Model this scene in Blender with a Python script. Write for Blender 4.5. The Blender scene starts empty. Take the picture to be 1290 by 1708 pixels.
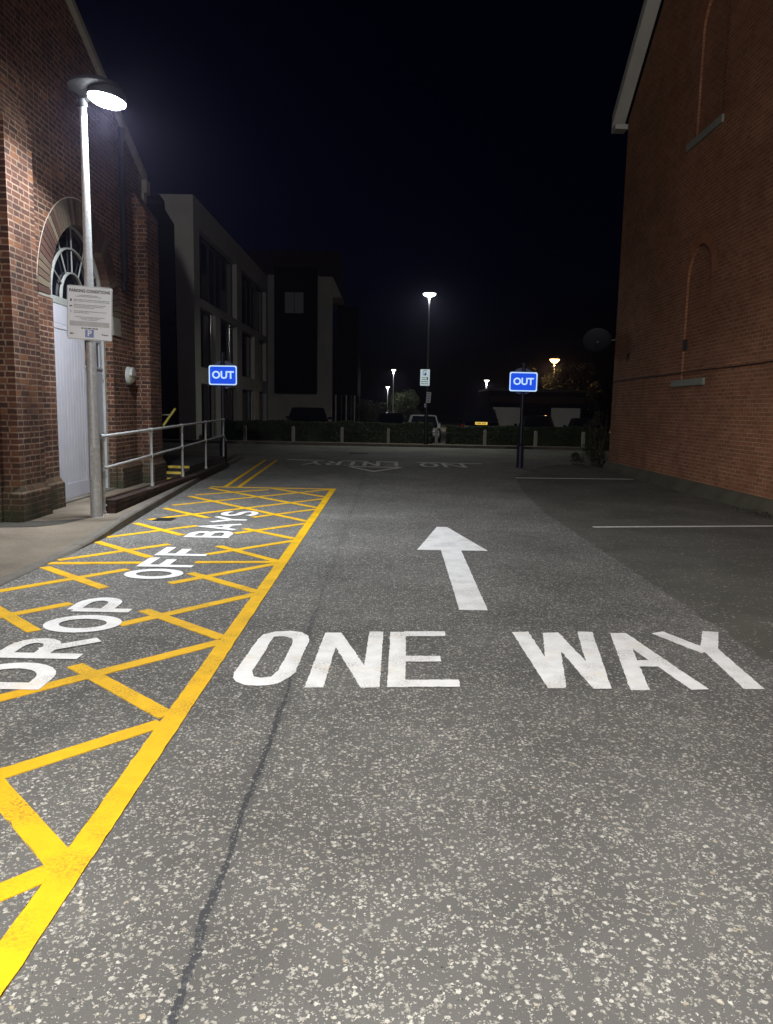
import bpy, bmesh, math, random
from mathutils import Vector, Matrix
R = math.radians
random.seed(7)
sc = bpy.context.scene
COL = sc.collection

# ------------------------------------------------------------------ camera
cam = bpy.data.cameras.new("camera")
camo = bpy.data.objects.new("camera", cam); COL.objects.link(camo); sc.camera = camo
cam.sensor_fit = 'VERTICAL'; cam.sensor_height = 36.0
cam.lens = 1250.0 / 1708.0 * 36.0
cam.clip_start = 0.05; cam.clip_end = 3000
p, ro = R(-7.8), R(1.1)
f = Vector((0, math.cos(p), math.sin(p))); u = Vector((0, -math.sin(p), math.cos(p))); r = Vector((1, 0, 0))
r2 = r * math.cos(ro) + u * math.sin(ro); u2 = u * math.cos(ro) - r * math.sin(ro)
m = Matrix((r2, u2, -f)).transposed().to_4x4(); m.translation = Vector((0, 0, 1.6))
camo.matrix_world = m

# ------------------------------------------------------------------ night sky
w = bpy.data.worlds.new("World"); sc.world = w; w.use_nodes = True
wn = w.node_tree.nodes; wl = w.node_tree.links
bg = wn['Background']
sky = wn.new('ShaderNodeTexSky'); sky.sky_type = 'NISHITA'; sky.sun_disc = False
sky.sun_elevation = R(-3.5); sky.sun_rotation = R(-60)
hs = wn.new('ShaderNodeHueSaturation'); hs.inputs['Saturation'].default_value = 1.15
mxs = wn.new('ShaderNodeMix'); mxs.data_type = 'RGBA'; mxs.blend_type = 'MULTIPLY'; mxs.inputs[0].default_value = 1.0; mxs.inputs[7].default_value = (.10,.22,1.0,1)
wl.new(sky.outputs[0], hs.inputs['Color']); wl.new(hs.outputs[0], mxs.inputs[6]); wl.new(mxs.outputs[2], bg.inputs['Color'])
bg.inputs['Strength'].default_value = 0.035

sc.view_settings.view_transform = 'Standard'; sc.view_settings.look = 'None'
sc.view_settings.exposure = 0.0; sc.view_settings.gamma = 1.0
sc.cycles.max_bounces = 5; sc.cycles.diffuse_bounces = 3; sc.cycles.glossy_bounces = 3
sc.cycles.transmission_bounces = 4; sc.cycles.volume_bounces = 0
sc.cycles.sample_clamp_indirect = 4.0; sc.cycles.use_denoising = True
sc.cycles.caustics_reflective = False; sc.cycles.caustics_refractive = False

# light levels of the lamps (W), tuned against the photograph
P_NEAR = 560.0      # lamp post by the arched door
P_BACK = 1800.0      # the same kind of lamp behind the viewer
P_FILL = 940.0    # added frontal fill light, unseen behind the viewer
P_FAR = 110.0

# ------------------------------------------------------------------ mesh helpers
class MB:
    def __init__(s): s.v = []; s.f = []; s.uv = None
    def add(s, vs, fs):
        o = len(s.v); s.v += [tuple(x) for x in vs]; s.f += [tuple(i + o for i in q) for q in fs]; return s
    def quad(s, *pts): return s.add(pts, [tuple(range(len(pts)))])
    def box(s, x0, x1, y0, y1, z0, z1):
        v = [(x0,y0,z0),(x1,y0,z0),(x1,y1,z0),(x0,y1,z0),(x0,y0,z1),(x1,y0,z1),(x1,y1,z1),(x0,y1,z1)]
        return s.add(v, [(0,3,2,1),(4,5,6,7),(0,1,5,4),(1,2,6,5),(2,3,7,6),(3,0,4,7)])
    def prism(s, poly, d):
        """poly: list of 3d points (planar), d: extrusion vector"""
        n = len(poly); d = Vector(d); a = [Vector(q) for q in poly]
        v = a + [q + d for q in a]
        return s.add(v, [tuple(range(n))[::-1], tuple(range(n, 2*n))] + [(i, (i+1) % n, n + (i+1) % n, n + i) for i in range(n)])
    def tube(s, a, b, r0, r1=None, n=12, caps=True):
        a = Vector(a); b = Vector(b); r1 = r0 if r1 is None else r1
        d = (b - a).normalized(); t = Vector((0,0,1)) if abs(d.z) < .9 else Vector((1,0,0))
        e1 = d.cross(t).normalized(); e2 = d.cross(e1)
        v = []
        for c, rr in ((a, r0), (b, r1)):
            for i in range(n):
                an = 2*math.pi*i/n; v.append(c + e1*rr*math.cos(an) + e2*rr*math.sin(an))
        fs = [(i, (i+1) % n, n + (i+1) % n, n + i) for i in range(n)]
        if caps: fs += [tuple(range(n))[::-1], tuple(range(n, 2*n))]
        return s.add(v, fs)
    def lathe(s, prof, c, n=24, M=None):
        """prof: [(radius, z)] revolved about local z at c; M optional rotation"""
        v = []; fs = []; c = Vector(c)
        for rr, z in prof:
            for i in range(n):
                an = 2*math.pi*i/n; q = Vector((rr*math.cos(an), rr*math.sin(an), z))
                if M is not None: q = M @ q
                v.append(c + q)
        for k in range(len(prof)-1):
            for i in range(n):
                fs.append((k*n+i, k*n+(i+1) % n, (k+1)*n+(i+1) % n, (k+1)*n+i))
        fs.append(tuple(range(n))[::-1]); fs.append(tuple(range((len(prof)-1)*n, len(prof)*n)))
        return s.add(v, fs)
    def loft(s, secs, close=True):
        n = len(secs[0]); v = [q for sct in secs for q in sct]; fs = []
        for k in range(len(secs)-1):
            for i in range(n):
                fs.append((k*n+i, k*n+(i+1) % n, (k+1)*n+(i+1) % n, (k+1)*n+i))
        if close: fs.append(tuple(range(n))[::-1]); fs.append(tuple(range((len(secs)-1)*n, len(secs)*n)))
        return s.add(v, fs)
    def build(s, name, mat, parent=None, smooth=False, bevel=0, loc=None):
        me = bpy.data.meshes.new(name); me.from_pydata(s.v, [], s.f)
        me.materials.append(mat)
        bm = bmesh.new(); bm.from_mesh(me)
        bmesh.ops.recalc_face_normals(bm, faces=bm.faces)
        if bevel:
            ed = [e for e in bm.edges if len(e.link_faces) == 2 and e.calc_face_angle(0) > .5]
            bmesh.ops.bevel(bm, geom=ed, offset=bevel, segments=2, profile=.7, affect='EDGES')
        bm.to_mesh(me); bm.free()
        if smooth:
            for q in me.polygons: q.use_smooth = True
            try: me.set_sharp_from_angle(angle=R(40))
            except Exception: pass
        o = bpy.data.objects.new(name, me); COL.objects.link(o)
        if parent is not None: o.parent = parent
        if loc is not None: o.location = loc
        return o

def tag(o, label=None, cat=None, group=None, kind=None):
    if label: o['label'] = label
    if cat: o['category'] = cat
    if group: o['group'] = group
    if kind: o['kind'] = kind
    return o
def empty(name, loc=(0,0,0), rz=0, label=None, cat=None, group=None):
    o = bpy.data.objects.new(name, None); COL.objects.link(o)
    o.location = loc; o.rotation_euler = (0, 0, rz); o.empty_display_size = .2
    return tag(o, label, cat, group)
def kids(o): return [c for c in bpy.data.objects if c.parent == o]
def copy_tree(o, parent=None):
    c = o.copy(); COL.objects.link(c); c.parent = parent
    for ch in kids(o): copy_tree(ch, c)
    return c
def struct(o): o['kind'] = 'structure'; return o
def fillmesh(loops, to3, mat, name, parent=None, depth=None):
    """planar polygon with holes -> mesh; loops 2d; to3 maps 2d to 3d; depth extrudes along vector"""
    bm = bmesh.new(); es = []
    for lp in loops:
        vs = [bm.verts.new(to3(q)) for q in lp]
        es += [bm.edges.new((vs[i], vs[(i+1) % len(vs)])) for i in range(len(vs))]
    bmesh.ops.triangle_fill(bm, use_beauty=True, use_dissolve=False, edges=es)
    if depth:
        g = bmesh.ops.extrude_face_region(bm, geom=bm.faces[:])
        bmesh.ops.translate(bm, vec=Vector(depth), verts=[e for e in g['geom'] if isinstance(e, bmesh.types.BMVert)])
    bmesh.ops.recalc_face_normals(bm, faces=bm.faces)
    me = bpy.data.meshes.new(name); bm.to_mesh(me); bm.free(); me.materials.append(mat)
    if not depth:
        if me.polygons and me.polygons[0].normal.z < -.5: me.flip_normals()
    o = bpy.data.objects.new(name, me); COL.objects.link(o)
    if parent is not None: o.parent = parent
    return o
def text(body, size, M, mat, name, parent, bold=0.0, ext=0.0):
    cu = bpy.data.curves.new(name, 'FONT'); cu.body = body; cu.size = size
    cu.align_x = 'CENTER'; cu.align_y = 'CENTER'; cu.offset = bold; cu.extrude = ext; cu.resolution_u = 4
    t = bpy.data.objects.new(name, cu); COL.objects.link(t)
    dg = bpy.context.evaluated_depsgraph_get()
    me = bpy.data.meshes.new_from_object(t.evaluated_get(dg))
    bpy.data.objects.remove(t); bpy.data.curves.remove(cu)
    me.name = name; me.materials.clear(); me.materials.append(mat); me.transform(M)
    o = bpy.data.objects.new(name, me); COL.objects.link(o); o.parent = parent
    return o

# ------------------------------------------------------------------ materials
class NT:
    def __init__(s, name):
        s.m = bpy.data.materials.new(name); s.m.use_nodes = True
        s.n = s.m.node_tree.nodes; s.l = s.m.node_tree.links; s.b = s.n['Principled BSDF']
    def new(s, t, **kw):
        o = s.n.new(t)
        for k, v in kw.items(): setattr(o, k, v)
        return o
    def link(s, a, b): s.l.new(a, b)
    def val(s, x, sock):
        if isinstance(x, (int, float)): sock.default_value = x
        elif isinstance(x, tuple): sock.default_value = x if len(x) == 4 or sock.type == 'VECTOR' else (*x, 1)
        else: s.l.new(x, sock)
    def math(s, op, a, b=0.0, c=None, clamp=False):
        o = s.new('ShaderNodeMath', operation=op, use_clamp=clamp)
        s.val(a, o.inputs[0]); s.val(b, o.inputs[1])
        if c is not None: s.val(c, o.inputs[2])
        return o.outputs[0]
    def mix(s, fac, a, b, mode='MIX'):
        o = s.new('ShaderNodeMix', data_type='RGBA', blend_type=mode)
        s.val(fac, o.inputs[0]); s.val(a, o.inputs[6]); s.val(b, o.inputs[7]); return o.outputs[2]
    def noise(s, vec, scale, detail=3.0, rough=.55, out=0, dist=0.0):
        o = s.new('ShaderNodeTexNoise'); s.link(vec, o.inputs['Vector'])
        o.inputs['Scale'].default_value = scale; o.inputs['Detail'].default_value = detail
        o.inputs['Roughness'].default_value = rough; o.inputs['Distortion'].default_value = dist
        return o.outputs[out]
    def ramp(s, fac, stops):
        o = s.new('ShaderNodeValToRGB'); s.val(fac, o.inputs[0]); e = o.color_ramp.elements
        while len(e) < len(stops): e.new(.5)
        for i, (q, c) in enumerate(stops):
            e[i].position = q; e[i].color = (*c, 1) if isinstance(c, tuple) else (c, c, c, 1)
        return o.outputs[0]
    def sstep(s, x, a, b):
        o = s.new('ShaderNodeMapRange', interpolation_type='SMOOTHSTEP'); s.val(x, o.inputs[0])
        o.inputs[1].default_value = a; o.inputs[2].default_value = b; return o.outputs[0]
    def bump(s, h, strength, dist=.01):
        o = s.new('ShaderNodeBump'); o.inputs['Strength'].default_value = strength
        o.inputs['Distance'].default_value = dist; s.link(h, o.inputs['Height']); s.link(o.outputs[0], s.b.inputs['Normal'])
    def pos(s): return s.new('ShaderNodeNewGeometry').outputs['Position']
    def obj(s): return s.new('ShaderNodeTexCoord').outputs['Object']
    def xyz(s, v):
        o = s.new('ShaderNodeSeparateXYZ'); s.link(v, o.inputs[0]); return o.outputs
    def comb(s, x, y, z):
        o = s.new('ShaderNodeCombineXYZ'); s.val(x, o.inputs[0]); s.val(y, o.inputs[1]); s.val(z, o.inputs[2]); return o.outputs[0]
    def vadd(s, a, b, sc=None):
        o = s.new('ShaderNodeVectorMath', operation='ADD'); s.link(a, o.inputs[0])
        if sc is not None:
            q = s.new('ShaderNodeVectorMath', operation='SCALE'); s.link(b, q.inputs[0]); q.inputs['Scale'].default_value = sc; b = q.outputs[0]
        s.val(b, o.inputs[1]); return o.outputs[0]
    def done(s, col=None, rough=None, metal=None, spec=None):
        if col is not None: s.val(col, s.b.inputs['Base Color'])
        if rough is not None: s.val(rough, s.b.inputs['Roughness'])
        if metal is not None: s.val(metal, s.b.inputs['Metallic'])
        if spec is not None: s.val(spec, s.b.inputs['Specular IOR Level'])
        return s.m

def plain(name, col, rough=.6, metal=0.0, var=.12, scale=6.0, bump=0.0, spec=.5):
    t = NT(name); v = t.obj(); n = t.noise(v, scale, 4)
    k = t.ramp(n, [(.25, 1-var), (.75, 1+var)])
    c = t.mix(1.0, col, k, 'MULTIPLY')
    if bump: t.bump(t.noise(v, scale*8, 3), bump, .003)
    return t.done(c, t.math('MULTIPLY_ADD', n, .15, rough-.07), metal, spec)
def emis(name, col, strength, base=None):
    t = NT(name); t.b.inputs['Emission Color'].default_value = (*col, 1); t.b.inputs['Emission Strength'].default_value = strength
    return t.done(base or col, .5)

def brick(name, cols, mortar, mfrac, squash=1.0, dirty=.35, moss=False, seed=0.0, mortar_fade=0.0, msize=.011):
    """wall brick in world metres: u runs along the wall whichever way it faces, v is height"""
    t = NT(name); g = t.new('ShaderNodeNewGeometry')
    P = t.xyz(g.outputs['Position']); N = t.xyz(g.outputs['True Normal'])
    fx = t.math('GREATER_THAN', t.math('ABSOLUTE', N[0]), .5)
    uu = t.math('ADD', t.math('MULTIPLY', P[1], fx), t.math('MULTIPLY', P[0], t.math('SUBTRACT', 1.0, fx)))
    uv0 = t.comb(t.math('ADD', uu, 20.0 + seed), t.math('ADD', P[2], 20.0), 0.0)
    wob = t.noise(uv0, 9.0, 3, .6, out=1)
    wob2 = t.new('ShaderNodeVectorMath', operation='SUBTRACT'); t.link(wob, wob2.inputs[0]); wob2.inputs[1].default_value = (.5,.5,.5)
    uv = t.vadd(uv0, wob2.outputs[0], .012)
    b = t.new('ShaderNodeTexBrick'); t.link(uv, b.inputs['Vector'])
    b.offset = .5; b.offset_frequency = 2; b.squash = squash; b.squash_frequency = 2
    b.inputs['Scale'].default_value = 1.0; b.inputs['Brick Width'].default_value = .225; b.inputs['Row Height'].default_value = .075
    b.inputs['Mortar Size'].default_value = msize; b.inputs['Mortar Smooth'].default_value = .25; b.inputs['Bias'].default_value = 0.0
    b.inputs['Color1'].default_value = (0,0,0,1); b.inputs['Color2'].default_value = (1,1,1,1); b.inputs['Mortar'].default_value = (.5,.5,.5,1)
    per = t.math('ADD', b.outputs['Color'], t.math('MULTIPLY_ADD', t.noise(uv0, .9, 3), .5, -.25), clamp=True)
    base = t.ramp(per, cols)
    grain = t.noise(uv0, 60.0, 4, .65)
    base = t.mix(1.0, base, t.ramp(grain, [(.2, .62), (.8, 1.35)]), 'MULTIPLY')
    mg = t.mix(1.0, mortar, t.ramp(t.noise(uv0, 25.0, 3), [(.25, .6), (.75, 1.2)]), 'MULTIPLY')
    lost = t.math('MULTIPLY', b.outputs['Fac'], t.ramp(t.noise(uv0, 2.2, 4, .7), [(.3 , mfrac), (.62, 1.0)]))
    col = t.mix(lost, base, mg)
    st = t.ramp(t.noise(uv0, .55, 5, .65), [(.3, 1-dirty), (.7, 1.0)])
    col = t.mix(1.0, col, st, 'MULTIPLY')
    if moss:
        mz = t.math('MULTIPLY', t.sstep(P[2], .95, .12), t.noise(uv0, 3.5, 4, .7))
        col = t.mix(t.math('MULTIPLY', mz, 1.5, clamp=True), col, (.035, .04, .022))
    h = t.math('ADD', t.math('MULTIPLY', b.outputs['Fac'], -1.0), t.math('MULTIPLY', grain, .45))
    t.bump(h, .8, .006)
    return t.done(col, .85, 0.0, .3)

M = {}
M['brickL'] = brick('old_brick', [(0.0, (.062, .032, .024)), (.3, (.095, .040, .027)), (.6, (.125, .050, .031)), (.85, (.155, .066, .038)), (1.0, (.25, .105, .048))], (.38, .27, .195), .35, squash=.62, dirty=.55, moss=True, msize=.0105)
M['brickR'] = brick('red_brick', [(0.0, (.33, .135, .072)), (.5, (.39, .160, .086)), (1.0, (.46, .195, .105))], (.60, .42, .28), .2, squash=1.0, dirty=.35, seed=.1, msize=.0085)
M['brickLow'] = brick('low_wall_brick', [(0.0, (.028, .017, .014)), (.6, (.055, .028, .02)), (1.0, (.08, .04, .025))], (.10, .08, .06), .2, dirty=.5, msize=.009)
M['brickFar'] = plain('far_brick', (.035, .018, .016), .9)

def asphalt(name, chips=1.0, base=.135, seam=False, tint=(1, .985, .95)):
    t = NT(name); P = t.pos(); X = t.xyz(P)
    q = t.comb(X[0], X[1], 0.0)
    wob = t.noise(q, 70.0, 2, .6, out=1)
    wv = t.new('ShaderNodeVectorMath', operation='SUBTRACT'); t.link(wob, wv.inputs[0]); wv.inputs[1].default_value = (.5,.5,.5)
    qd = t.vadd(q, wv.outputs[0], .020)
    big = t.noise(q, 1.1, 4, .6); mid = t.noise(q, 5.5, 3, .6)
    def layer(scale, thresh, rad0, rad1):
        v = t.new('ShaderNodeTexVoronoi', feature='F1', distance='EUCLIDEAN'); t.link(qd, v.inputs['Vector'])
        v.inputs['Scale'].default_value = scale; v.inputs['Randomness'].default_value = 1.0
        c = t.xyz(v.outputs['Color'])
        den = t.math('ADD', t.math('MULTIPLY', mid, 1.0), t.math('MULTIPLY', big, .35))
        on = t.math('GREATER_THAN', t.math('ADD', c[0], t.math('MULTIPLY', den, .9)), thresh)
        rr = t.math('MULTIPLY_ADD', c[1], rad1-rad0, rad0)
        inside = t.math('LESS_THAN', v.outputs['Distance'], rr)
        return t.math('MULTIPLY', on, inside), c, v
    a1, c1, v1 = layer(55.0, .95 + (1-chips)*.6, .25, .62)
    a2, c2, v2 = layer(95.0, 1.22 + (1-chips)*.5, .18, .42)
    fv = t.new('ShaderNodeTexVoronoi', feature='F1'); t.link(qd, fv.inputs['Vector']); fv.inputs['Scale'].default_value = 125.0
    a1 = t.math('MULTIPLY', a1, t.math('GREATER_THAN', t.xyz(fv.outputs['Color'])[0], .30))
    fine = t.noise(q, 260.0, 2, .7)
    base0 = t.mix(1.0, tuple(base*k for k in tint), t.ramp(big, [(.3, .80), (.7, 1.14)]), 'MULTIPLY')
    base0 = t.mix(1.0, base0, t.ramp(fine, [(.2, .62), (.8, 1.35)]), 'MULTIPLY')
    dk, cd, vd = layer(85.0, 1.38, .10, .30)
    inv = t.math('MULTIPLY', dk, t.math('LESS_THAN', cd[2], .6))
    col = t.mix(t.math('MULTIPLY', inv, .75), base0, (.02, .022, .025))
    chip = t.ramp(c1[2], [(0.0, (.36, .345, .30)), (.6, (.52, .50, .45)), (.96, (.70, .68, .62)), (1.0, (.50, .42, .29))])
    chip = t.mix(t.sstep(v1.outputs['Distance'], .05, .5), chip, t.mix(1.0, chip, (.66, .66, .66), 'MULTIPLY'))
    edge = t.ramp(t.noise(q, 180.0, 2), [(.3, .65), (.6, 1.0)])
    col = t.mix(t.math('MULTIPLY', a1, edge), col, chip)
    col = t.mix(t.math('MULTIPLY', a2, .7), col, (.50, .48, .43))
    # dark worn patches and tyre polish
    pat = t.ramp(t.noise(q, .42, 5, .68), [(.34, .70), (.62, 1.10)])
    col = t.mix(1.0, col, pat, 'MULTIPLY')
    if seam:
        wb = t.math('MULTIPLY_ADD', t.noise(t.comb(X[1], 0.0, 0.0), 1.3, 3), .10, -.05)
        dx = t.math('ABSOLUTE', t.math('ADD', t.math('ADD', X[0], .545), wb))
        wd = t.math('MULTIPLY', t.math('POWER', t.noise(q, 22.0, 5, .75), 2.0), .075)
        wd = t.math('MULTIPLY', wd, t.ramp(t.noise(t.comb(X[1], 3.0, 0.0), .9, 3), [(.32, .15), (.6, 1.0)]))
        s = t.math('LESS_THAN', dx, wd)
        yf = t.sstep(X[1], 7.0, 3.6)
        s = t.math('MULTIPLY', s, t.math('MULTIPLY_ADD', yf, .62, .22))
        s = t.math('MULTIPLY', s, t.math('SUBTRACT', 1.0, t.math('MULTIPLY', a2, .8)))
        col = t.mix(s, col, (.030, .032, .040))
        soft = t.math('MULTIPLY', t.sstep(dx, .10, .0), .18)
        col = t.mix(soft, col, (.05, .05, .052))
    h = t.math('ADD', t.math('MULTIPLY', fine, .5), t.math('MULTIPLY', a1, .35))
    t.bump(h, .55, .004)
    return t.done(col, t.math('MULTIPLY_ADD', a1, -.2, .86), 0, .35)
M['asphalt'] = asphalt('chipped_asphalt', 1.0, .128, seam=True, tint=(1, .975, .935))
M['bay'] = asphalt('smooth_tarmac', .10, .110, tint=(1, .965, .84))
M['cross'] = asphalt('worn_road', .15, .17, tint=(1, .97, .86))

def paint(name, col, wear, dirt=(.16, .13, .09)):
    t = NT(name); P = t.pos(); X = t.xyz(P); q = t.comb(X[0], X[1], 0.0)
    n1 = t.noise(q, 3.0, 4, .6); n2 = t.noise(q, 70.0, 4, .7); n3 = t.noise(q, 9.0, 5, .75)
    c = t.mix(1.0, col, t.ramp(n3, [(.25, .84), (.7, 1.04)]), 'MULTIPLY')
    sp = t.math('MULTIPLY', t.ramp(n1, [(.46, 0.0), (.68, 1.0)]), t.ramp(n2, [(.44, 0.0), (.60, 1.0)]))
    c = t.mix(t.math('MULTIPLY', sp, wear), c, dirt)
    ru = t.ramp(t.noise(q, 2.1, 5, .7), [(.55, 0.0), (.74, 1.0)])
    c = t.mix(t.math('MULTIPLY', ru, wear*.75), c, tuple(a*b for a, b in zip(col, (.85, .68, .42))))
    t.bump(t.math('ADD', n2, t.math('MULTIPLY', n3, 1.2)), .5, .004)
    return t.done(c, .7, 0, .2)
M['yellow'] = paint('yellow_paint', (.86, .50, .010), .8, (.26, .15, .03))
M['white'] = paint('white_paint', (.92, .92, .92), .6)
M['whitedim'] = paint('worn_white_paint', (.74, .74, .70), .7, (.2, .2, .2))
M['thinwhite'] = paint('bay_line_paint', (.80, .78, .75), .4)

def slab(name, col, joints=0.0, scale=1.0):
    t = NT(name); P = t.pos(); X = t.xyz(P); q = t.comb(X[0], X[1], X[2])
    n = t.noise(q, 1.6*scale, 5, .65); n2 = t.noise(q, 40, 4, .7)
    c = t.mix(1.0, col, t.ramp(n, [(.25, .60), (.7, 1.15)]), 'MULTIPLY')
    c = t.mix(1.0, c, t.ramp(n2, [(.2, .75), (.8, 1.2)]), 'MULTIPLY')
    if joints:
        fr = t.math('FRACT', t.math('MULTIPLY', X[1], 1.0/joints))
        j = t.math('LESS_THAN', fr, .012/joints)
        c = t.mix(t.math('MULTIPLY', j, .8), c, (.03, .028, .025))
    t.bump(n2, .4, .004)
    return t.done(c, .85, 0, .35)
M['paving'] = slab('concrete_paving', (.18, .148, .112))
M['kerb'] = slab('kerb_stone', (.15, .135, .115), .915)
M['concrete'] = slab('rough_concrete', (.12, .115, .095))
M['mossy'] = slab('mossy_concrete', (.11, .10, .07))
M['darkpatch'] = slab('dark_tarmac_strip', (.045, .040, .034))  # colour of the pavement shade painted in by the pier
M['stone'] = plain('sill_stone', (.30, .31, .27), .8, 0, .15, 8, .3)
M['stonecap'] = plain('coping_stone', (.22, .21, .18), .85, 0, .2, 5, .3)
M['ground'] = slab('bare_ground', (.06, .055, .05))
M['render'] = plain('pale_render', (.62, .61, .56), .8, 0, .1, 1.2, .1)
M['render2'] = plain('dull_render', (.36, .35, .32), .85, 0, .15, 1.0, .1)
M['darkclad'] = plain('dark_cladding', (.006, .006, .009), .8, 0, .2, 2, 0, .1)
M['glass'] = plain('night_glass', (.006, .007, .012), .07, 0, .1, 1, 0, .6)
M['frame'] = plain('dark_window_frame', (.02, .02, .024), .45)
M['doorpaint'] = plain('lilac_grey_door_paint', (.56, .56, .63), .5, 0, .06, 3)
M['doorpaint2'] = plain('grey_door_paint', (.38, .39, .44), .5, 0, .06, 3)
M['framewhite'] = plain('white_gloss_frame', (.36, .37, .36), .5, 0, .1, 6)
def galv():
    t = NT('galvanised_steel'); v = t.obj(); n = t.noise(v, 25, 4, .7); n2 = t.noise(v, 4, 4)
    c = t.ramp(n, [(.25, (.30, .31, .32)), (.75, (.52, .53, .54))])
    c = t.mix(t.ramp(n2, [(.6, 0.0), (.8, .5)]), c, (.16, .12, .09))
    return t.done(c, t.math('MULTIPLY_ADD', n, .25, .38), .3, .5)
M['galv'] = galv()
M['bluesteel'] = plain('dark_blue_post_paint', (.012, .014, .035), .4, 0, .15, 8)
M['blackpole'] = plain('black_pole_paint', (.02, .02, .02), .3)
M['lamphousing'] = plain('lamp_housing', (.04, .04, .045), .6, .2)
M['railyellow'] = plain('yellow_handrail_paint', (.62, .52, .10), .45)
M['stepyellow'] = plain('yellow_nosing_paint', (.72, .52, .08), .6, 0, .2, 10)
M['stepdark'] = slab('step_concrete', (.045, .042, .036))
M['signwhite'] = plain('white_sign_sheet', (.82, .85, .92), .4, 0, .03)
M['signgrey'] = plain('sign_print_grey', (.22, .23, .25), .5)
M['signpale'] = plain('sign_panel_pale_grey', (.48, .49, .52), .5)
M['signdark'] = plain('sign_print_black', (.05, .05, .06), .5)
M['signpblue'] = plain('parking_symbol_blue', (.16, .22, .50), .4)
M['signback'] = plain('sign_back_grey', (.20, .20, .21), .5, .3)
M['dishgrey'] = plain('dark_dish_mesh', (.03, .03, .038), .7)
M['litblue'] = emis('lit_sign_blue', (.010, .080, .78), .95, (.004, .02, .22))  # sign emission stands in for flash thrown back by the sheeting
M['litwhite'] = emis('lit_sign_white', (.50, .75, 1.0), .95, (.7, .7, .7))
M['litpale'] = emis('lit_notice_white', (.62, .78, .80), .55, (.7, .7, .7))  # notice sheet and its print glow by emission for reflected flash
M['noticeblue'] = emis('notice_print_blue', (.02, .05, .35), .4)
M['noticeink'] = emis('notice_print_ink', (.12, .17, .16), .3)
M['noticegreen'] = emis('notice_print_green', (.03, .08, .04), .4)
M['plate'] = emis('yellow_plate', (.95, .62, .10), .75, (.8, .6, .1))  # plate and characters given emission for returned flash, no lamp there
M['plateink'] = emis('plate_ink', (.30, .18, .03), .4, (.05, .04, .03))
M['lamp'] = emis('lamp_lens_lit', (.93, 1.0, 1.0), 55.0)
M['lampfar'] = emis('far_lamp_lens_lit', (.93, 1.0, .93), 9.0)
M['lampfar2'] = emis('distant_lamp_lens_lit', (1.0, 1.0, .93), 5.0)
M['sodium'] = emis('orange_lamp_lens_lit', (1.0, .62, .22), 9.0)
M['bulkhead'] = plain('bulkhead_light_cover', (.42, .44, .42), .35)
M['bulkdark'] = plain('bulkhead_light_lens', (.25, .25, .19), .3)
M['chrome'] = plain('polished_steel', (.75,.74,.72), .16, 1.0)
M['tyre'] = plain('tyre_rubber', (.012, .012, .012), .8)
M['rim'] = plain('wheel_rim', (.25, .25, .26), .35, .8)
M['carsilver'] = plain('silver_car_paint', (.42, .43, .44), .28, .4, .04)
M['carblack'] = plain('black_car_paint', (.010, .010, .012), .22, .2, .04)
M['carblue'] = plain('dark_grey_car_paint', (.03, .033, .04), .25, .3, .04)
M['cartrim'] = plain('car_trim_plastic', (.012, .012, .012), .6)
M['redlens'] = plain('red_tail_lens', (.25, .01, .01), .15)
M['clearlens'] = plain('clear_headlight_lens', (.5, .5, .52), .1, .2)
M['wood'] = plain('weathered_timber_post', (.38, .36, .31), .85, 0, .2, 12, .3)
M['bark'] = plain('tree_bark', (.06, .045, .03), .9, 0, .3, 8, .5)
M['cable'] = plain('dark_cable', (.03, .015, .012), .6)
M['iron'] = plain('cast_iron', (.03, .03, .03), .6, .5)
M['pipeblack'] = plain('black_pipe_paint', (.010, .010, .013), .7, 0, .1, 6, 0, .2)
M['litter'] = plain('white_paper', (.8, .8, .8), .8)
def leafmat(name, a, b, trans=.25, pale=False):
    t = NT(name); oi = t.new('ShaderNodeNewGeometry')
    n = t.noise(oi.outputs['Position'], 1.7, 4)
    rnd = oi.outputs['Random Per Island']
    c = t.mix(t.math('MULTIPLY_ADD', n, .6, t.math('MULTIPLY', rnd, .45)), a, b)
    if pale: c = t.mix(t.math('GREATER_THAN', rnd, .965), c, (.55, .52, .36))  # a few leaves coloured pale to paint in lamplit specks
    t.done(c, .55, 0, .4)
    tr = t.new('ShaderNodeBsdfTranslucent'); t.link(c, tr.inputs[0])
    mx = t.new('ShaderNodeMixShader'); mx.inputs[0].default_value = trans
    t.link(t.b.outputs[0], mx.inputs[1]); t.link(tr.outputs[0], mx.inputs[2])
    t.link(mx.outputs[0], t.n['Material Output'].inputs[0]); return t.m
M['hedge'] = leafmat('hedge_leaves', (.020, .034, .014), (.055, .075, .030))
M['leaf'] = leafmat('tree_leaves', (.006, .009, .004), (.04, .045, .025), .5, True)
M['bush'] = leafmat('bush_leaves', (.015, .02, .010), (.07, .075, .035))

# ------------------------------------------------------------------ ground, roads, pavements
def sheet(name, pts, z, mat):
    o = fillmesh([pts], lambda q: (q[0], q[1], z), mat, name)
    return struct(o)
sheet('ground', [(-400,-120),(400,-120),(400,900),(-400,900)], -.03, M['ground'])
sheet('car_park_ground', [(-60,32.9),(60,32.9),(60,110),(-60,110)], -.008, M['cross'])
sheet('parking_bay_surface', [(-3.6,-14),(6.35,-14),(6.35,23.6),(-4.9,23.6),(-4.9,9)], -.004, M['bay'])
rj = random.Random(5)
sheet('road', [(-3.36,-14),(2.56,-14),(2.56,0)] + [(2.55+rj.gauss(0,.012), .05*k) for k in range(1, 232)] + [(2.75,15),(3.14,18.3),(3.9,20.6),(4.7,22.4),(5.4,23.45),(-4.45,23.45),(-4.38,22.0),(-4.17,18.2),(-4.02,16.2),(-3.40,9.1),(-3.37,6.4)], 0.0, M['asphalt'])
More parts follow.
